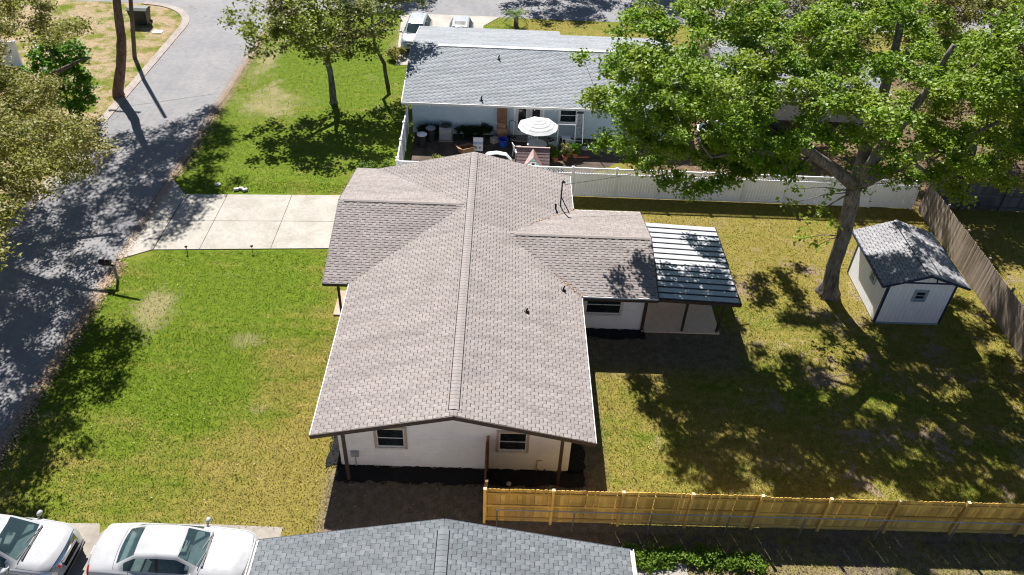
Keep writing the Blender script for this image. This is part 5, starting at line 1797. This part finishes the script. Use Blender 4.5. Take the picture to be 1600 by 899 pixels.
def make_tree(name, base, sk, targets, leafmat, barkmat, n_each, spread, lsize, label, seed, cat='tree', group=None, tip=0.012, up_bias=0.6, flat=0.7, zmin=1.5, keep=None):
    root = empty(name, tuple(base), label=label, cat=cat)
    if group: root['group'] = group
    sk.reach(targets, base, seed, zmin=zmin)
    rad = sk.radii(tip)
    wood_ = sk.mesh(rad)
    from mathutils import noise as mn
    nv_ = []
    for v in wood_.v:
        q = Vector(v)
        k = 0.05 if q.z < 6 else 0.03
        nv_.append(tuple(q+mn.noise_vector(q*2.3)*k+mn.noise_vector(q*6.0)*k*0.4))
    if seed == 5:
        # root flare with buttresses
        for i, v in enumerate(nv_):
            if v[2] < 0.9:
                dx, dy = v[0]-base[0], v[1]-base[1]
                a = math.atan2(dy, dx)
                f = (0.9-max(v[2], 0))/0.9
                g_ = 1+0.55*f*f*(0.55+0.45*math.sin(a*5+1.0))
                nv_[i] = (base[0]+dx*g_, base[1]+dy*g_, v[2])
    wood_.v = nv_
    wood_.build('trunk', barkmat, root, smooth=True)
    V, F, T = leaves(targets, n_each, spread, lsize, up_bias, seed+1, flat)
    V = V-np.array(base)
    o = big_mesh('crown', V, F, leafmat, root, T)
    tag(o, kind='stuff')
    return root
def sample_crown(n, lobes, seed, mask=None, shadow=None, shell=0.45, mind=0.0, notmask=None):
    """points in a union of ellipsoids, filtered by the outline seen and by the outline of its shadow"""
    r = np.random.default_rng(seed)
    out = []
    W = np.array([l[1][0]*l[1][1]*l[1][2] for l in lobes])
    W = W/W.sum()
    while len(out) < n:
        k = r.choice(len(lobes), p=W)
        c, R = lobes[k]
        d = r.normal(size=3)
        d /= np.linalg.norm(d)
        rr = r.uniform(shell**3, 1)**(1/3)
        p = np.array(c)+d*rr*np.array(R)
        if p[2] < 0.3: continue
        if mask is not None:
            q = project(p[None])
            if not in_poly(q, mask)[0]: continue
        if notmask is not None:
            if in_poly(project(p[None]), notmask)[0]: continue
        if shadow is not None:
            s = np.array([[p[0]+SHX*p[2], p[1]+SHY*p[2], 0.0]])
            if not in_poly(project(s), shadow)[0]: continue
        if mind and out and np.min(np.linalg.norm(np.array(out)-p, axis=1)) < mind*r.uniform(0.5, 1): continue
        out.append(p)
    return np.array(out)

# ------------------------------------------------------------------ the large tree in the back yard
B0 = np.array([17.3, 11.65, 0.0])
yp = lambda x, y, Y: at_y(x, y, Y)
sk = Skeleton()
e0 = sk.line([B0-np.array([0, 0, 0.3]), B0+np.array([0, 0, 0.25]), yp(1303, 415, 11.65), yp(1318, 370, 11.65), yp(1336, 290, 11.65)], [0.54, 0.39, 0.32, 0.29, 0.29])
e1 = sk.line([yp(1300, 262, 11.3), yp(1255, 232, 10.9), yp(1205, 190, 10.8), yp(1150, 150, 11.0)], [0.24, 0.20, 0.14, 0.09], start=e0)
e2 = sk.line([yp(1352, 235, 11.9), yp(1368, 185, 12.2), yp(1388, 120, 12.6), yp(1405, 50, 13.0), yp(1410, -40, 13.2)], [0.27, 0.24, 0.19, 0.14, 0.08], start=e0)
j = sk.nearest(yp(1368, 185, 12.2))
sk.line([yp(1330, 140, 12.8), yp(1270, 132, 13.5), yp(1200, 120, 14.2)], [0.14, 0.10, 0.06], start=j)
e3 = sk.line([yp(1378, 232, 11.2), yp(1412, 190, 10.8), yp(1450, 140, 10.6), yp(1490, 70, 10.5)], [0.22, 0.19, 0.14, 0.08], start=e0)
e4 = sk.line([yp(1372, 275, 11.3), yp(1405, 262, 10.9), yp(1445, 238, 10.5), yp(1510, 215, 10.0), yp(1560, 190, 9.6)], [0.22, 0.18, 0.15, 0.10, 0.06], start=e0)
j = sk.nearest(yp(1255, 232, 10.9))
sk.line([yp(1190, 235, 9.8), yp(1110, 245, 9.2)], [0.12, 0.06], start=j)
mask = [(928, 170), (940, 95), (975, 60), (985, 0), (960, -300), (1900, -500), (1900, 250), (1620, 240), (1560, 300), (1480, 300), (1420, 300), (1385, 250), (1335, 225), (1280, 235), (1240, 300), (1180, 285), (1120, 315), (1060, 320), (1010, 285), (985, 250), (955, 205)]
shmask = [(985, 395), (1070, 335), (1200, 320), (1900, 290), (2200, 1000), (1300, 1000), (1110, 800), (1060, 730), (1030, 660), (1020, 610), (990, 520)]
lobes = [((9.0, 11.5, 10.2), (4.2, 4.6, 2.6)), ((13.5, 12.5, 11.5), (5.5, 5.5, 3.0)), ((19, 12.5, 12.0), (6, 6, 3.4)), ((24, 11, 10.8), (5, 5, 3.2)), ((14, 9.5, 11.0), (5.5, 3.4, 2.4)), ((20, 9.0, 10.6), (5.5, 3.4, 2.4)), ((9.0, 14.5, 9.8), (4.0, 4.0, 2.6)), ((22.5, 10.5, 8.2), (4.0, 3.0, 1.6)), ((18.5, 17, 9.8), (4.5, 3.5, 2.5)), ((13.5, 17.5, 8.8), (4.0, 3.0, 2.0))]
S1 = sample_crown(100, lobes, 3, mask, shmask, shell=0.25, mind=1.8)
S2 = sample_crown(20, [((7.6, 11.8, 10.0), (2.6, 3.8, 2.6)), ((9.0, 10.5, 8.6), (3.0, 2.6, 1.8)), ((10.5, 9.6, 7.2), (2.4, 2.0, 1.4))], 4, mask, shmask, shell=0.0, mind=1.2)
def boughs(S, k, sd, seed):
    rr = np.random.default_rng(seed)
    return np.concatenate([s_+rr.normal(0, 1, (k, 3))*np.array(sd) for s_ in S])
S3 = np.array([yp(*q) for q in ((1010, 262, 9.6), (1040, 285, 9.4), (1075, 300, 9.3), (1105, 295, 9.4), (1140, 280, 9.6), (1175, 270, 9.8), (1205, 262, 10.0), (1232, 272, 10.2), (1385, 268, 10.6), (1420, 282, 10.4), (1455, 278, 10.3), (1480, 262, 10.2), (1520, 268, 10.0), (1560, 250, 9.8))])
T = np.concatenate([S1, S2, S3, S3+np.array([0.5, 0.3, 0.15]), boughs(np.concatenate([S1, S2]), 5, (0.85, 0.85, 0.32), 9)])
make_tree('sycamore_tree', B0, sk, T, 'leaf_sycamore', 'bark_grey', 225, 0.62, 0.13, 'large spreading broadleaf tree with a pale grey trunk beside the shed', 5, zmin=5.5, up_bias=0.6, flat=0.5)
tw = []
for px_, py_, Y in ((1285, 330, 11.0), (1300, 350, 11.2), (1262, 345, 10.9), (1255, 372, 10.9), (1275, 385, 11.0), (1300, 300, 11.2), (1350, 300, 11.2), (1360, 270, 11.0), (1395, 285, 10.9), (1330, 262, 11.0), (1230, 320, 10.6), (1240, 295, 10.6)):
    tw.append(yp(px_, py_, Y))
sy = bpy.data.objects['sycamore_tree']
V, F, tn = leaves(np.array(tw), 34, 0.55, 0.15, 0.35, 77, 0.8)
tag(big_mesh('epicormic_shoots', V-B0, F, 'leaf_sycamore', sy, tn), kind='stuff')
q = MB()
for k, t_ in enumerate(tw):
    c = yp(1318, 370, 11.65) if t_[2] < 4.6 else yp(1334, 300, 11.65)
    q.tube([c, (c+t_)/2+np.array([0, 0, 0.15]), t_], [0.03, 0.02, 0.01], 4)
q.build('twigs', 'bark_grey', sy, smooth=True)
# ------------------------------------------------------------------ other trees
B = np.array([29.5, 24.0, 0])
sk = Skeleton()
e0 = sk.line([B-np.array([0, 0, .2]), B+np.array([-0.5, 0, 3.0]), B+np.array([-0.8, -0.4, 4.6])], [0.34, 0.26, 0.22])
sk.line([B+np.array([-3, -2.0, 6.2]), B+np.array([-5, -3.2, 7.2])], [0.13, 0.07], start=e0)
sk.line([B+np.array([1.5, -2.0, 6.4]), B+np.array([3.5, -3.5, 7.2])], [0.13, 0.07], start=e0)
sk.line([B+np.array([-0.6, 1.0, 7.0]), B+np.array([-0.8, 2.0, 9.0])], [0.14, 0.07], start=e0)
mask2 = [(1380, -500), (2100, -500), (2100, 300), (1560, 290), (1500, 285), (1455, 270), (1400, 120)]
T = sample_crown(260, [((26.5, 22, 5.6), (4.5, 3.0, 2.6)), ((31, 21.5, 6.0), (5, 3.5, 3.0)), ((28.5, 27, 8.5), (6, 5, 3.4))], 8, mask2, None, 0.3, 0.6)
make_tree('oak_tree', B, sk, T, 'leaf_olive', 'bark_grey', 300, 0.9, 0.125, 'olive-leaved oak behind the dark fence in the far corner', 21, zmin=3.5)
B = np.array([20.5, 27.0, 0])
sk = Skeleton()
e0 = sk.line([B-np.array([0, 0, .2]), B+np.array([0.2, 0, 3.5]), B+np.array([0.3, 0.2, 6.5])], [0.24, 0.18, 0.10])
T = sample_crown(110, [((20, 28, 7.0), (4.6, 4, 3.0)), ((16.5, 30, 6.0), (3.6, 3, 2.4))], 18, [(1000, -400), (1700, -400), (1600, 190), (1200, 190), (1080, 90)], None, 0.3, 0.6)
make_tree('oak_tree', B, sk, T, 'leaf_olive', 'bark_grey', 220, 0.9, 0.14, 'slender oak behind the lattice fence, hidden in the large crown', 23, zmin=2.5)

# oak at the left with yellowish foliage
B = np.array([-24.6, 15.6, 0])
sk = Skeleton()
e0 = sk.line([B-np.array([0, 0, .2]), B+np.array([0.1, 0.1, 0.3]), B+np.array([-0.1, 0.1, 2.6]), B+np.array([0.0, 0.3, 3.8])], [0.5, 0.40, 0.33, 0.30])
sk.line([B+np.array([2.2, -0.6, 4.6]), B+np.array([4.6, -1.0, 5.0]), B+np.array([8.4, -1.6, 5.3])], [0.17, 0.11, 0.05], start=e0)
sk.line([B+np.array([1.6, 1.8, 5.2]), B+np.array([3.4, 3.6, 6.2]), B+np.array([5.0, 4.6, 6.8])], [0.18, 0.12, 0.06], start=e0)
sk.line([B+np.array([-0.6, 0.6, 6.0]), B+np.array([-0.8, 1.0, 8.4])], [0.18, 0.09], start=e0)
sk.line([B+np.array([1.5, -2.5, 5.0]), B+np.array([3.0, -5.0, 6.0])], [0.16, 0.08], start=e0)
mask3 = [(-700, -300), (170, -300), (160, -20), (130, 45), (92, 85), (105, 150), (150, 190), (182, 235), (160, 290), (165, 345), (120, 352), (95, 320), (40, 340), (0, 420), (-700, 700)]
shm3 = [(-900, 250), (100, 290), (190, 330), (185, 420), (215, 465), (232, 545), (190, 590), (140, 650), (120, 760), (40, 830), (-900, 1000)]
T = sample_crown(380, [((-18.8, 14.2, 6.4), (3.8, 4.8, 1.9)), ((-21.5, 17.5, 7.0), (4.5, 4.5, 2.4)), ((-25, 15, 8.0), (4.5, 5, 2.2)), ((-25.5, 20.5, 8.4), (4.5, 4, 2.2)), ((-18.5, 10.0, 7.2), (3.8, 4.0, 1.8))], 31, mask3, shm3, 0.1, 0.4, notmask=[(8, 62), (205, 66), (205, 172), (120, 195), (82, 185), (82, 126), (8, 118)])
make_tree('live_oak', B, sk, T, 'leaf_oak', 'bark_brown', 260, 0.75, 0.105, 'spreading oak with yellowish foliage overhanging the street', 33, zmin=3.0, flat=0.55)
B = np.array([-24.0, 5.0, 0])
sk = Skeleton()
e0 = sk.line([B-np.array([0, 0, .2]), B+np.array([0.2, 0.1, 3.4])], [0.42, 0.30])
sk.line([B+np.array([2.6, 1.5, 5.2]), B+np.array([5.0, 2.5, 6.8])], [0.15, 0.07], start=e0)
sk.line([B+np.array([2.0, -2.0, 5.2]), B+np.array([4.5, -2.5, 6.8])], [0.15, 0.07], start=e0)
notm = [(12, -500), (2000, -500), (2000, 2000), (12, 2000)]
T = sample_crown(210, [((-18.3, 7.2, 7.6), (2.8, 4.0, 1.6)), ((-17.6, 4.6, 7.2), (2.4, 3.4, 1.6)), ((-23, 6, 8.4), (4.2, 5, 2.2))], 41, None, None, 0.2, 0.5, notmask=notm)
make_tree('live_oak', B, sk, T, 'leaf_oak', 'bark_brown', 230, 0.8, 0.125, 'oak across the street from the front lawn, shading the kerb', 43, zmin=3.0, flat=0.55)
# tall tree on the verge
B = np.array([-23.45, 29.6, 0])
sk = Skeleton()
p = [B-np.array([0, 0, .2]), B+np.array([0, 0, 0.3]), yp(189, 105, 29.5), yp(190, 60, 29.6), yp(184, 20, 29.8), yp(180, -25, 30.2), yp(176, -110, 30.6)]
e0 = sk.line(p, [0.44, 0.34, 0.29, 0.28, 0.24, 0.22, 0.18])
T = sample_crown(170, [((-21.0, 30.5, 12.2), (4.8, 6.0, 2.6)), ((-19.0, 27.6, 11.6), (3.0, 4.0, 1.6)), ((-20.8, 35, 12.0), (2.4, 3.6, 1.8))], 51, None, None, 0.2, 0.5, notmask=[(-100, 2), (1700, 2), (1700, 1200), (-100, 1200)])
make_tree('tall_oak', B, sk, T, 'leaf_mid', 'bark_red', 170, 0.85, 0.14, 'tall tree with a reddish bare trunk on the verge across the street', 53, zmin=6.0)
# bright young tree
B = np.array([-25.0, 26.2, 0])
sk = Skeleton()
e0 = sk.line([B-np.array([0, 0, .1]), B+np.array([0.1, 0, 1.0]), B+np.array([0.1, 0.2, 2.6])], [0.12, 0.09, 0.04])
T = sample_crown(60, [((-25.0, 26.3, 2.4), (1.9, 1.6, 1.9)), ((-24.6, 26.6, 3.9), (1.4, 1.2, 1.1))], 61, None, None, 0.2, 0.3)
make_tree('young_tree', B, sk, T, 'leaf_bright', 'bark_brown', 150, 0.55, 0.17, 'small bright green young tree across the street', 63, zmin=0.7)
# tree on the lawn by the far house, and slender one behind
B = np.array([-9.65, 29.7, 0])
sk = Skeleton()
e0 = sk.line([B-np.array([0, 0, .2]), B+np.array([0, 0, 0.25]), yp(517, 120, 29.8), yp(510, 85, 29.9)], [0.32, 0.24, 0.19, 0.17])
sk.line([yp(470, 60, 29.4), yp(420, 35, 28.6)], [0.10, 0.06], start=e0)
sk.line([yp(555, 62, 29.6), yp(600, 30, 29.2)], [0.10, 0.05], start=e0)
sk.line([yp(498, 40, 30.2), yp(490, -20, 30.6)], [0.12, 0.07], start=e0)
mask4 = [(345, 15), (400, -150), (600, -150), (650, 40), (610, 95), (580, 130), (545, 118), (500, 138), (465, 132), (425, 105), (370, 60)]
sh4 = [(380, 180), (420, 120), (520, 110), (660, 120), (700, 210), (660, 250), (560, 270), (520, 300), (400, 275)]
T = sample_crown(125, [((-12.4, 28.6, 5.6), (3.0, 3.2, 1.6)), ((-9.6, 29.4, 5.6), (3.4, 3.4, 2.4)), ((-7.4, 29.5, 5.4), (2.4, 2.8, 1.7))], 71, mask4, sh4, 0.3, 0.45)
make_tree('maple_tree', B, sk, T, 'leaf_mid', 'bark_grey', 95, 0.72, 0.17, 'open-crowned tree with a straight grey trunk on the lawn by the driveway', 73, zmin=2.6)
B = np.array([-6.45, 32.5, 0])
sk = Skeleton()
e0 = sk.line([B-np.array([0, 0, .2]), yp(600, 100, 32.6), yp(585, 70, 32.8), yp(580, 20, 33.2), yp(578, -40, 33.6)], [0.14, 0.12, 0.11, 0.09, 0.05])
T = sample_crown(46, [((-6.8, 33.5, 6.6), (2.4, 2.2, 1.8)), ((-5.2, 33.0, 6.2), (1.8, 1.6, 1.2))], 81, [(520, -300), (700, -300), (690, 40), (640, 60), (600, 85), (560, 90)], None, 0.3, 0.35)
make_tree('slim_tree', B, sk, T, 'leaf_mid', 'bark_brown', 95, 0.65, 0.15, 'slim leaning tree next to the far driveway', 83, zmin=2.5)
# trees across the cross street whose shade falls on it
for k, (x, y) in enumerate(((-11, 57.5), (3.5, 57.0), (12.0, 57.5), (22, 58))):
    B = np.array([x, y, 0])
    sk = Skeleton()
    sk.line([B-np.array([0, 0, .2]), B+np.array([0.2, 0, 3.2]), B+np.array([0.1, 0, 6.0])], [0.3, 0.22, 0.12])
    T = sample_crown(60, [((x, y-1.5, 8.0), (4.8, 4.5, 2.4))], 90+k, None, None, 0.3, 0.6)
    make_tree('street_tree', B, sk, T, 'leaf_olive', 'bark_brown', 200, 0.9, 0.17, 'tree lining the far side of the cross street', 95+k, group='trees beyond the cross street', zmin=3.0)

# ------------------------------------------------------------------ shrubs and small plants
def shrub(name, base, lobes, n, each, spread, ls, mat, label, seed, cat='shrub', bark='bark_brown', group=None):
    B = np.array(base, float)
    r = empty(name, tuple(B), label=label, cat=cat)
    if group: r['group'] = group
    sk = Skeleton()
    sk.line([B-np.array([0, 0, .05]), B+np.array([0, 0, 0.2])], [0.035, 0.03], step=0.1)
    T = sample_crown(n, lobes, seed, None, None, 0.0, 0.0)
    sk.reach(T, B, seed, step=0.25)
    sk.mesh(np.minimum(sk.radii(0.006), 0.04)).build('stem', bark, r, smooth=True)
    V, F, tn = leaves(T, each, spread, ls, 0.5, seed, 0.9)
    V[:, 2] = np.maximum(V[:, 2], 0.02)
    tag(big_mesh('foliage', V-B, F, mat, r, tn), kind='stuff')
    return r
shrub('hedge', (-5.6, 21.0, 0), [((-5.2, 20.9, 0.45), (0.9, 0.45, 0.42)), ((-6.1, 20.9, 0.42), (0.7, 0.4, 0.4))], 60, 70, 0.22, 0.07, 'leaf_shrub', 'low clipped green hedge at the end of the plain white fence', 101, 'hedge')
for k, (x, y, s) in enumerate(((-3.3, 25.75, 0.5), (-2.7, 25.9, 0.42), (-1.0, 25.8, 0.5), (-0.4, 25.8, 0.45), (0.3, 25.85, 0.5))):
    shrub('shrub', (x, y, 0), [((x, y, s*0.8), (s, s*0.8, s*0.75))], 26, 60, 0.2, 0.08, 'leaf_dark', 'dark bushy shrub planted along the foot of the pale blue wall', 110+k, group='dark shrubs along the blue wall')
shrub('shrub', (-2.2, 21.2, 0), [((-2.2, 21.2, 0.7), (0.6, 0.5, 0.6))], 24, 60, 0.25, 0.09, 'leaf_mid', 'pale green bush behind the brown shingle roof end', 120)
def potted(x, y, k, label, mat='leaf_shrub'):
    r = empty('potted_plant', (x, y, 0), label=label, cat='plant')
    MB().lathe([(0.13, 0), (0.18, 0.27), (0.2, 0.28), (0.2, 0.32), (0.16, 0.32), (0.15, 0.2)], (0, 0, 0), 14).build('pot', 'terracotta', r, world=False)
    rr = np.random.default_rng(k)
    T = rr.normal(0, 0.15, (14, 3))+np.array([0, 0, 0.62])
    V, F, tn = leaves(T, 26, 0.18, 0.13, 0.4, k)
    V[:, 2] = np.maximum(V[:, 2], 0.28)
    tag(big_mesh('foliage', V, F, mat, r, tn), kind='stuff')
    MB().tube([(0, 0, 0.2), (0.02, 0, 0.65)], 0.015, 5).build('stem', 'bark_brown', r, world=False)
potted(4.55, 23.3, 130, 'small yellow-green potted plant nearest the playhouse wall', 'leaf_shrub')
potted(5.15, 23.5, 131, 'reddish potted plant in the middle of the pot group', 'leaf_oak')
potted(5.75, 23.9, 132, 'tall leafy potted plant nearest the stepping stones', 'leaf_bright')
# cycad palm at the cross street
P = at_z(806, 42)
pr = empty('palm', (P[0], P[1], 0), label='short bushy palm on the grass strip by the cross street', cat='palm')
MB().tube([(0, 0, -0.1), (0.02, 0, 0.9)], [0.2, 0.16], 10).build('trunk', 'bark_brown', pr, world=False)
for k in range(26):
    a = k*2.4
    el = random.uniform(0.1, 1.2)
    Lf = random.uniform(1.0, 1.4)
    q = MB()
    pts = []
    for i in range(7):
        t = i/6
        rr = Lf*t*math.cos(el*(1-0.6*t))
        zz = 0.9+Lf*t*math.sin(el)-0.75*t*t*Lf*0.7
        pts.append(np.array([rr*math.cos(a), rr*math.sin(a), max(0.05, zz)]))
    sd = np.array([-math.sin(a), math.cos(a), 0])
    for i in range(6):
        for sg in (-1, 1):
            for h_ in (0, 0.5):
                c = pts[i]*(1-h_)+pts[i+1]*h_
                d_ = (pts[i+1]-pts[i])
                ln = 0.32*math.sin(math.pi*min(1, (i+h_+0.8)/7.0))
                tip_ = c+sd*sg*ln+d_*0.7-np.array([0, 0, 0.05])
                q.add([c-d_*0.12, c+d_*0.12, tip_], [(0, 1, 2)], random.random())
    q.tube(pts, 0.012, 4, False)
    q.build('frond', 'leaf_shrub', pr, world=False)
# vines / weeds at the foot of the picture, shrubs by the far car
weeds = []
rr = np.random.default_rng(140)
for k in range(150):
    x = rr.uniform(5.9, 10.6)
    y = -2.85+rr.normal(0, 0.16)-0.1*math.sin(x*2)-0.25*(x > 8.2)*rr.uniform(0, 1)
    weeds.append((x, y, abs(rr.normal(0.1, 0.08))+0.05))
V, F, tn = leaves(np.array(weeds), 46, 0.24, 0.075, 0.6, 141, 0.6)
V[:, 2] = np.maximum(V[:, 2], 0.015)
tag(big_mesh('ground_vines', V, F, 'leaf_shrub', None, tn), 'bright green vines trailing along the ground by the slate-grey roof', 'vines', kind='stuff')
P = at_z(620, 92)
shrub('shrub', (P[0], P[1], 0), [((P[0], P[1], 0.4), (0.7, 0.6, 0.45))], 30, 40, 0.25, 0.11, 'leaf_oak', 'brownish bush growing at the corner by the silver crossover', 150)

# ------------------------------------------------------------------ grass blades and fallen leaves
def on_hard(x, y):
    h = (x > RX0-0.35) & (x < RX1+0.25)
    h |= (y > 45.8) & (y < 53.1)
    h |= (x > -17.1) & (x < -5) & (y > 13.2+(x+16)*0.07) & (y < 18.6+(x+16)*0.04)
    h |= (x > -17.1) & (x < -15.5) & (y > 12.4) & (y < 20)
    h |= (np.abs(x) < 4.5) & (y > -0.1) & (y < 17)
    h |= (x > -6.0) & (x < -4) & (y > 8.9) & (y < 17)
    h |= (x > 4) & (x < 11.5) & (y > 8.2) & (y < 14)
    h |= (x > -17.1) & (x < -5.7) & (y < -2.15)
    h |= (np.abs(x) < 5.4) & (y < -4.3)
    h |= (x > -4.6) & (x < 12.3) & (y > 22.5) & (y < 36)
    h |= (x > -6.4) & (x < -0.3) & (y > 36) & (y < 46)
    h |= (x > 18.8) & (x < 21.9) & (y > 9.6) & (y < 13.5)
    h |= (x > 5.8) & (x < 8.0) & (y < -3.0)
    h |= (x > -5.3) & (x < -1.2) & (y < -2.4)
    h |= (x > 15.2) & (x < 25.6) & (y > 29.6) & (y < 37.5)
    return h
def make_grass(n, seed):
    r = np.random.default_rng(seed)
    # denser close to the camera
    pts = []
    for (x0, x1, y0, y1, dens) in ((-17, 27, -6, 8, 330), (-17, 27, 8, 20, 210), (-34, -23, 4, 48, 60), (-17, -4.5, 19, 46, 110), (-4.5, 30, 19.6, 30, 45), (0, 30, 37, 46, 60), (25, 36, 4, 20, 70)):
        k = int((x1-x0)*(y1-y0)*dens*n)
        pts.append(np.stack([r.uniform(x0, x1, k), r.uniform(y0, y1, k)], 1))
    P = np.concatenate(pts)
    P = P[~on_hard(P[:, 0], P[:, 1])]
    N = len(P)
    th = r.uniform(0, 6.283, N)
    h = r.uniform(0.025, 0.065, N)
    w_ = r.uniform(0.010, 0.022, N)
    ln = r.uniform(0.01, 0.06, N)
    la = r.uniform(0, 6.283, N)
    c = np.stack([P[:, 0], P[:, 1], np.zeros(N)], 1)
    s = np.stack([np.cos(th), np.sin(th), np.zeros(N)], 1)*w_[:, None]
    tip = c+np.stack([np.cos(la)*ln, np.sin(la)*ln, h], 1)
    V = np.stack([c-s, c+s, tip], 1).reshape(-1, 3)
    F = np.arange(3*N).reshape(-1, 3)
    o = big_mesh('grass', V, F, 'blades', None, r.uniform(0, 1, N))
    tag(o, 'short grass of the lawns, green by the street and straw-coloured by the house', 'grass', kind='stuff')
make_grass(1.0, 200)
def make_litter(seed):
    r = np.random.default_rng(seed)
    L = []
    def area_(n, x0, x1, y0, y1, hard=False, nx=None):
        x = r.uniform(x0, x1, n) if nx is None else r.normal(nx[0], nx[1], n)
        y = r.uniform(y0, y1, n)
        p = np.stack([x, y], 1)
        if not hard:
            p = p[~on_hard(p[:, 0], p[:, 1])]
        L.append(p)
    area_(9000, 0, 0, -6, 12.3, True, (-16.75, 0.22))
    area_(1700, 0, 0, 12.3, 20.3, True, (-16.85, 0.16))
    area_(9000, 0, 0, 20, 43, True, (-16.72, 0.26))
    area_(2600, 0, 0, -6, 42, True, (-23.1, 0.3))
    area_(6500, -34, -23.2, 6, 44)
    area_(420, -16.6, -4.8, -2, 13.3)
    area_(900, -16.6, -4.8, 19, 44)
    area_(800, 4.9, 24.6, -1.5, 19.3)
    area_(900, 5, 24.6, -1.4, -0.2)
    area_(1600, 8, 24, 19.8, 29)
    area_(500, 25, 34, 6, 19)
    area_(160, -22.8, -17.2, -5, 42, True)
    area_(240, -4.5, 4.5, -4, -0.2)
    P = np.concatenate(L)
    N = len(P)
    th = r.uniform(0, 6.283, N)
    s = r.uniform(0.016, 0.042, N)
    z = r.uniform(0.045, 0.075, N)
    a = np.stack([np.cos(th), np.sin(th), r.uniform(-0.35, 0.35, N)], 1)*s[:, None]
    b = np.stack([-np.sin(th), np.cos(th), r.uniform(-0.35, 0.35, N)], 1)*(s*0.6)[:, None]
    c = np.stack([P[:, 0], P[:, 1], z], 1)
    V = np.stack([c-a, c-b, c+a, c+b], 1).reshape(-1, 3)
    V[:, 2] = np.maximum(V[:, 2], 0.04)
    F = np.arange(4*N).reshape(-1, 4)
    o = big_mesh('fallen_leaves', V, F, 'dead_leaf', None, r.uniform(0, 1, N))
    tag(o, 'brown fallen leaves strewn along the kerbs and over the lawns', 'leaves', kind='stuff')
make_litter(210)
# leaf litter caught in the roof valleys and gutters
r_ = np.random.default_rng(220)
pp = []
for k in range(90):
    f = r_.uniform(0, 1)**2
    x, y = W_-f*WR*0.35+r_.normal(0, 0.05), YR-WR+f*WR*0.35+r_.normal(0, 0.05)
    pp.append((x, y, HE+(W_-min(x, W_))*SLP+0.035))
    x, y = W_-f*WR*0.7+r_.normal(0, 0.04), YR+WR-f*WR*0.7+r_.normal(0, 0.04)
    pp.append((x, y, HE+(W_-min(x, W_))*SLP+0.035))
pp = np.array(pp)
th = r_.uniform(0, 6.28, len(pp))
s = r_.uniform(0.02, 0.05, len(pp))
a = np.stack([np.cos(th), np.sin(th), 0*th], 1)*s[:, None]
b = np.stack([-np.sin(th), np.cos(th), 0*th], 1)*(s*0.6)[:, None]
V = np.stack([pp-a, pp-b, pp+a, pp+b], 1).reshape(-1, 3)
tag(big_mesh('valley_leaves', V, np.arange(len(V)).reshape(-1, 4), 'dead_leaf', None, r_.uniform(0, 0.8, len(pp))), 'brown leaves caught in the valleys of the brown shingle roof', 'leaves', kind='stuff')
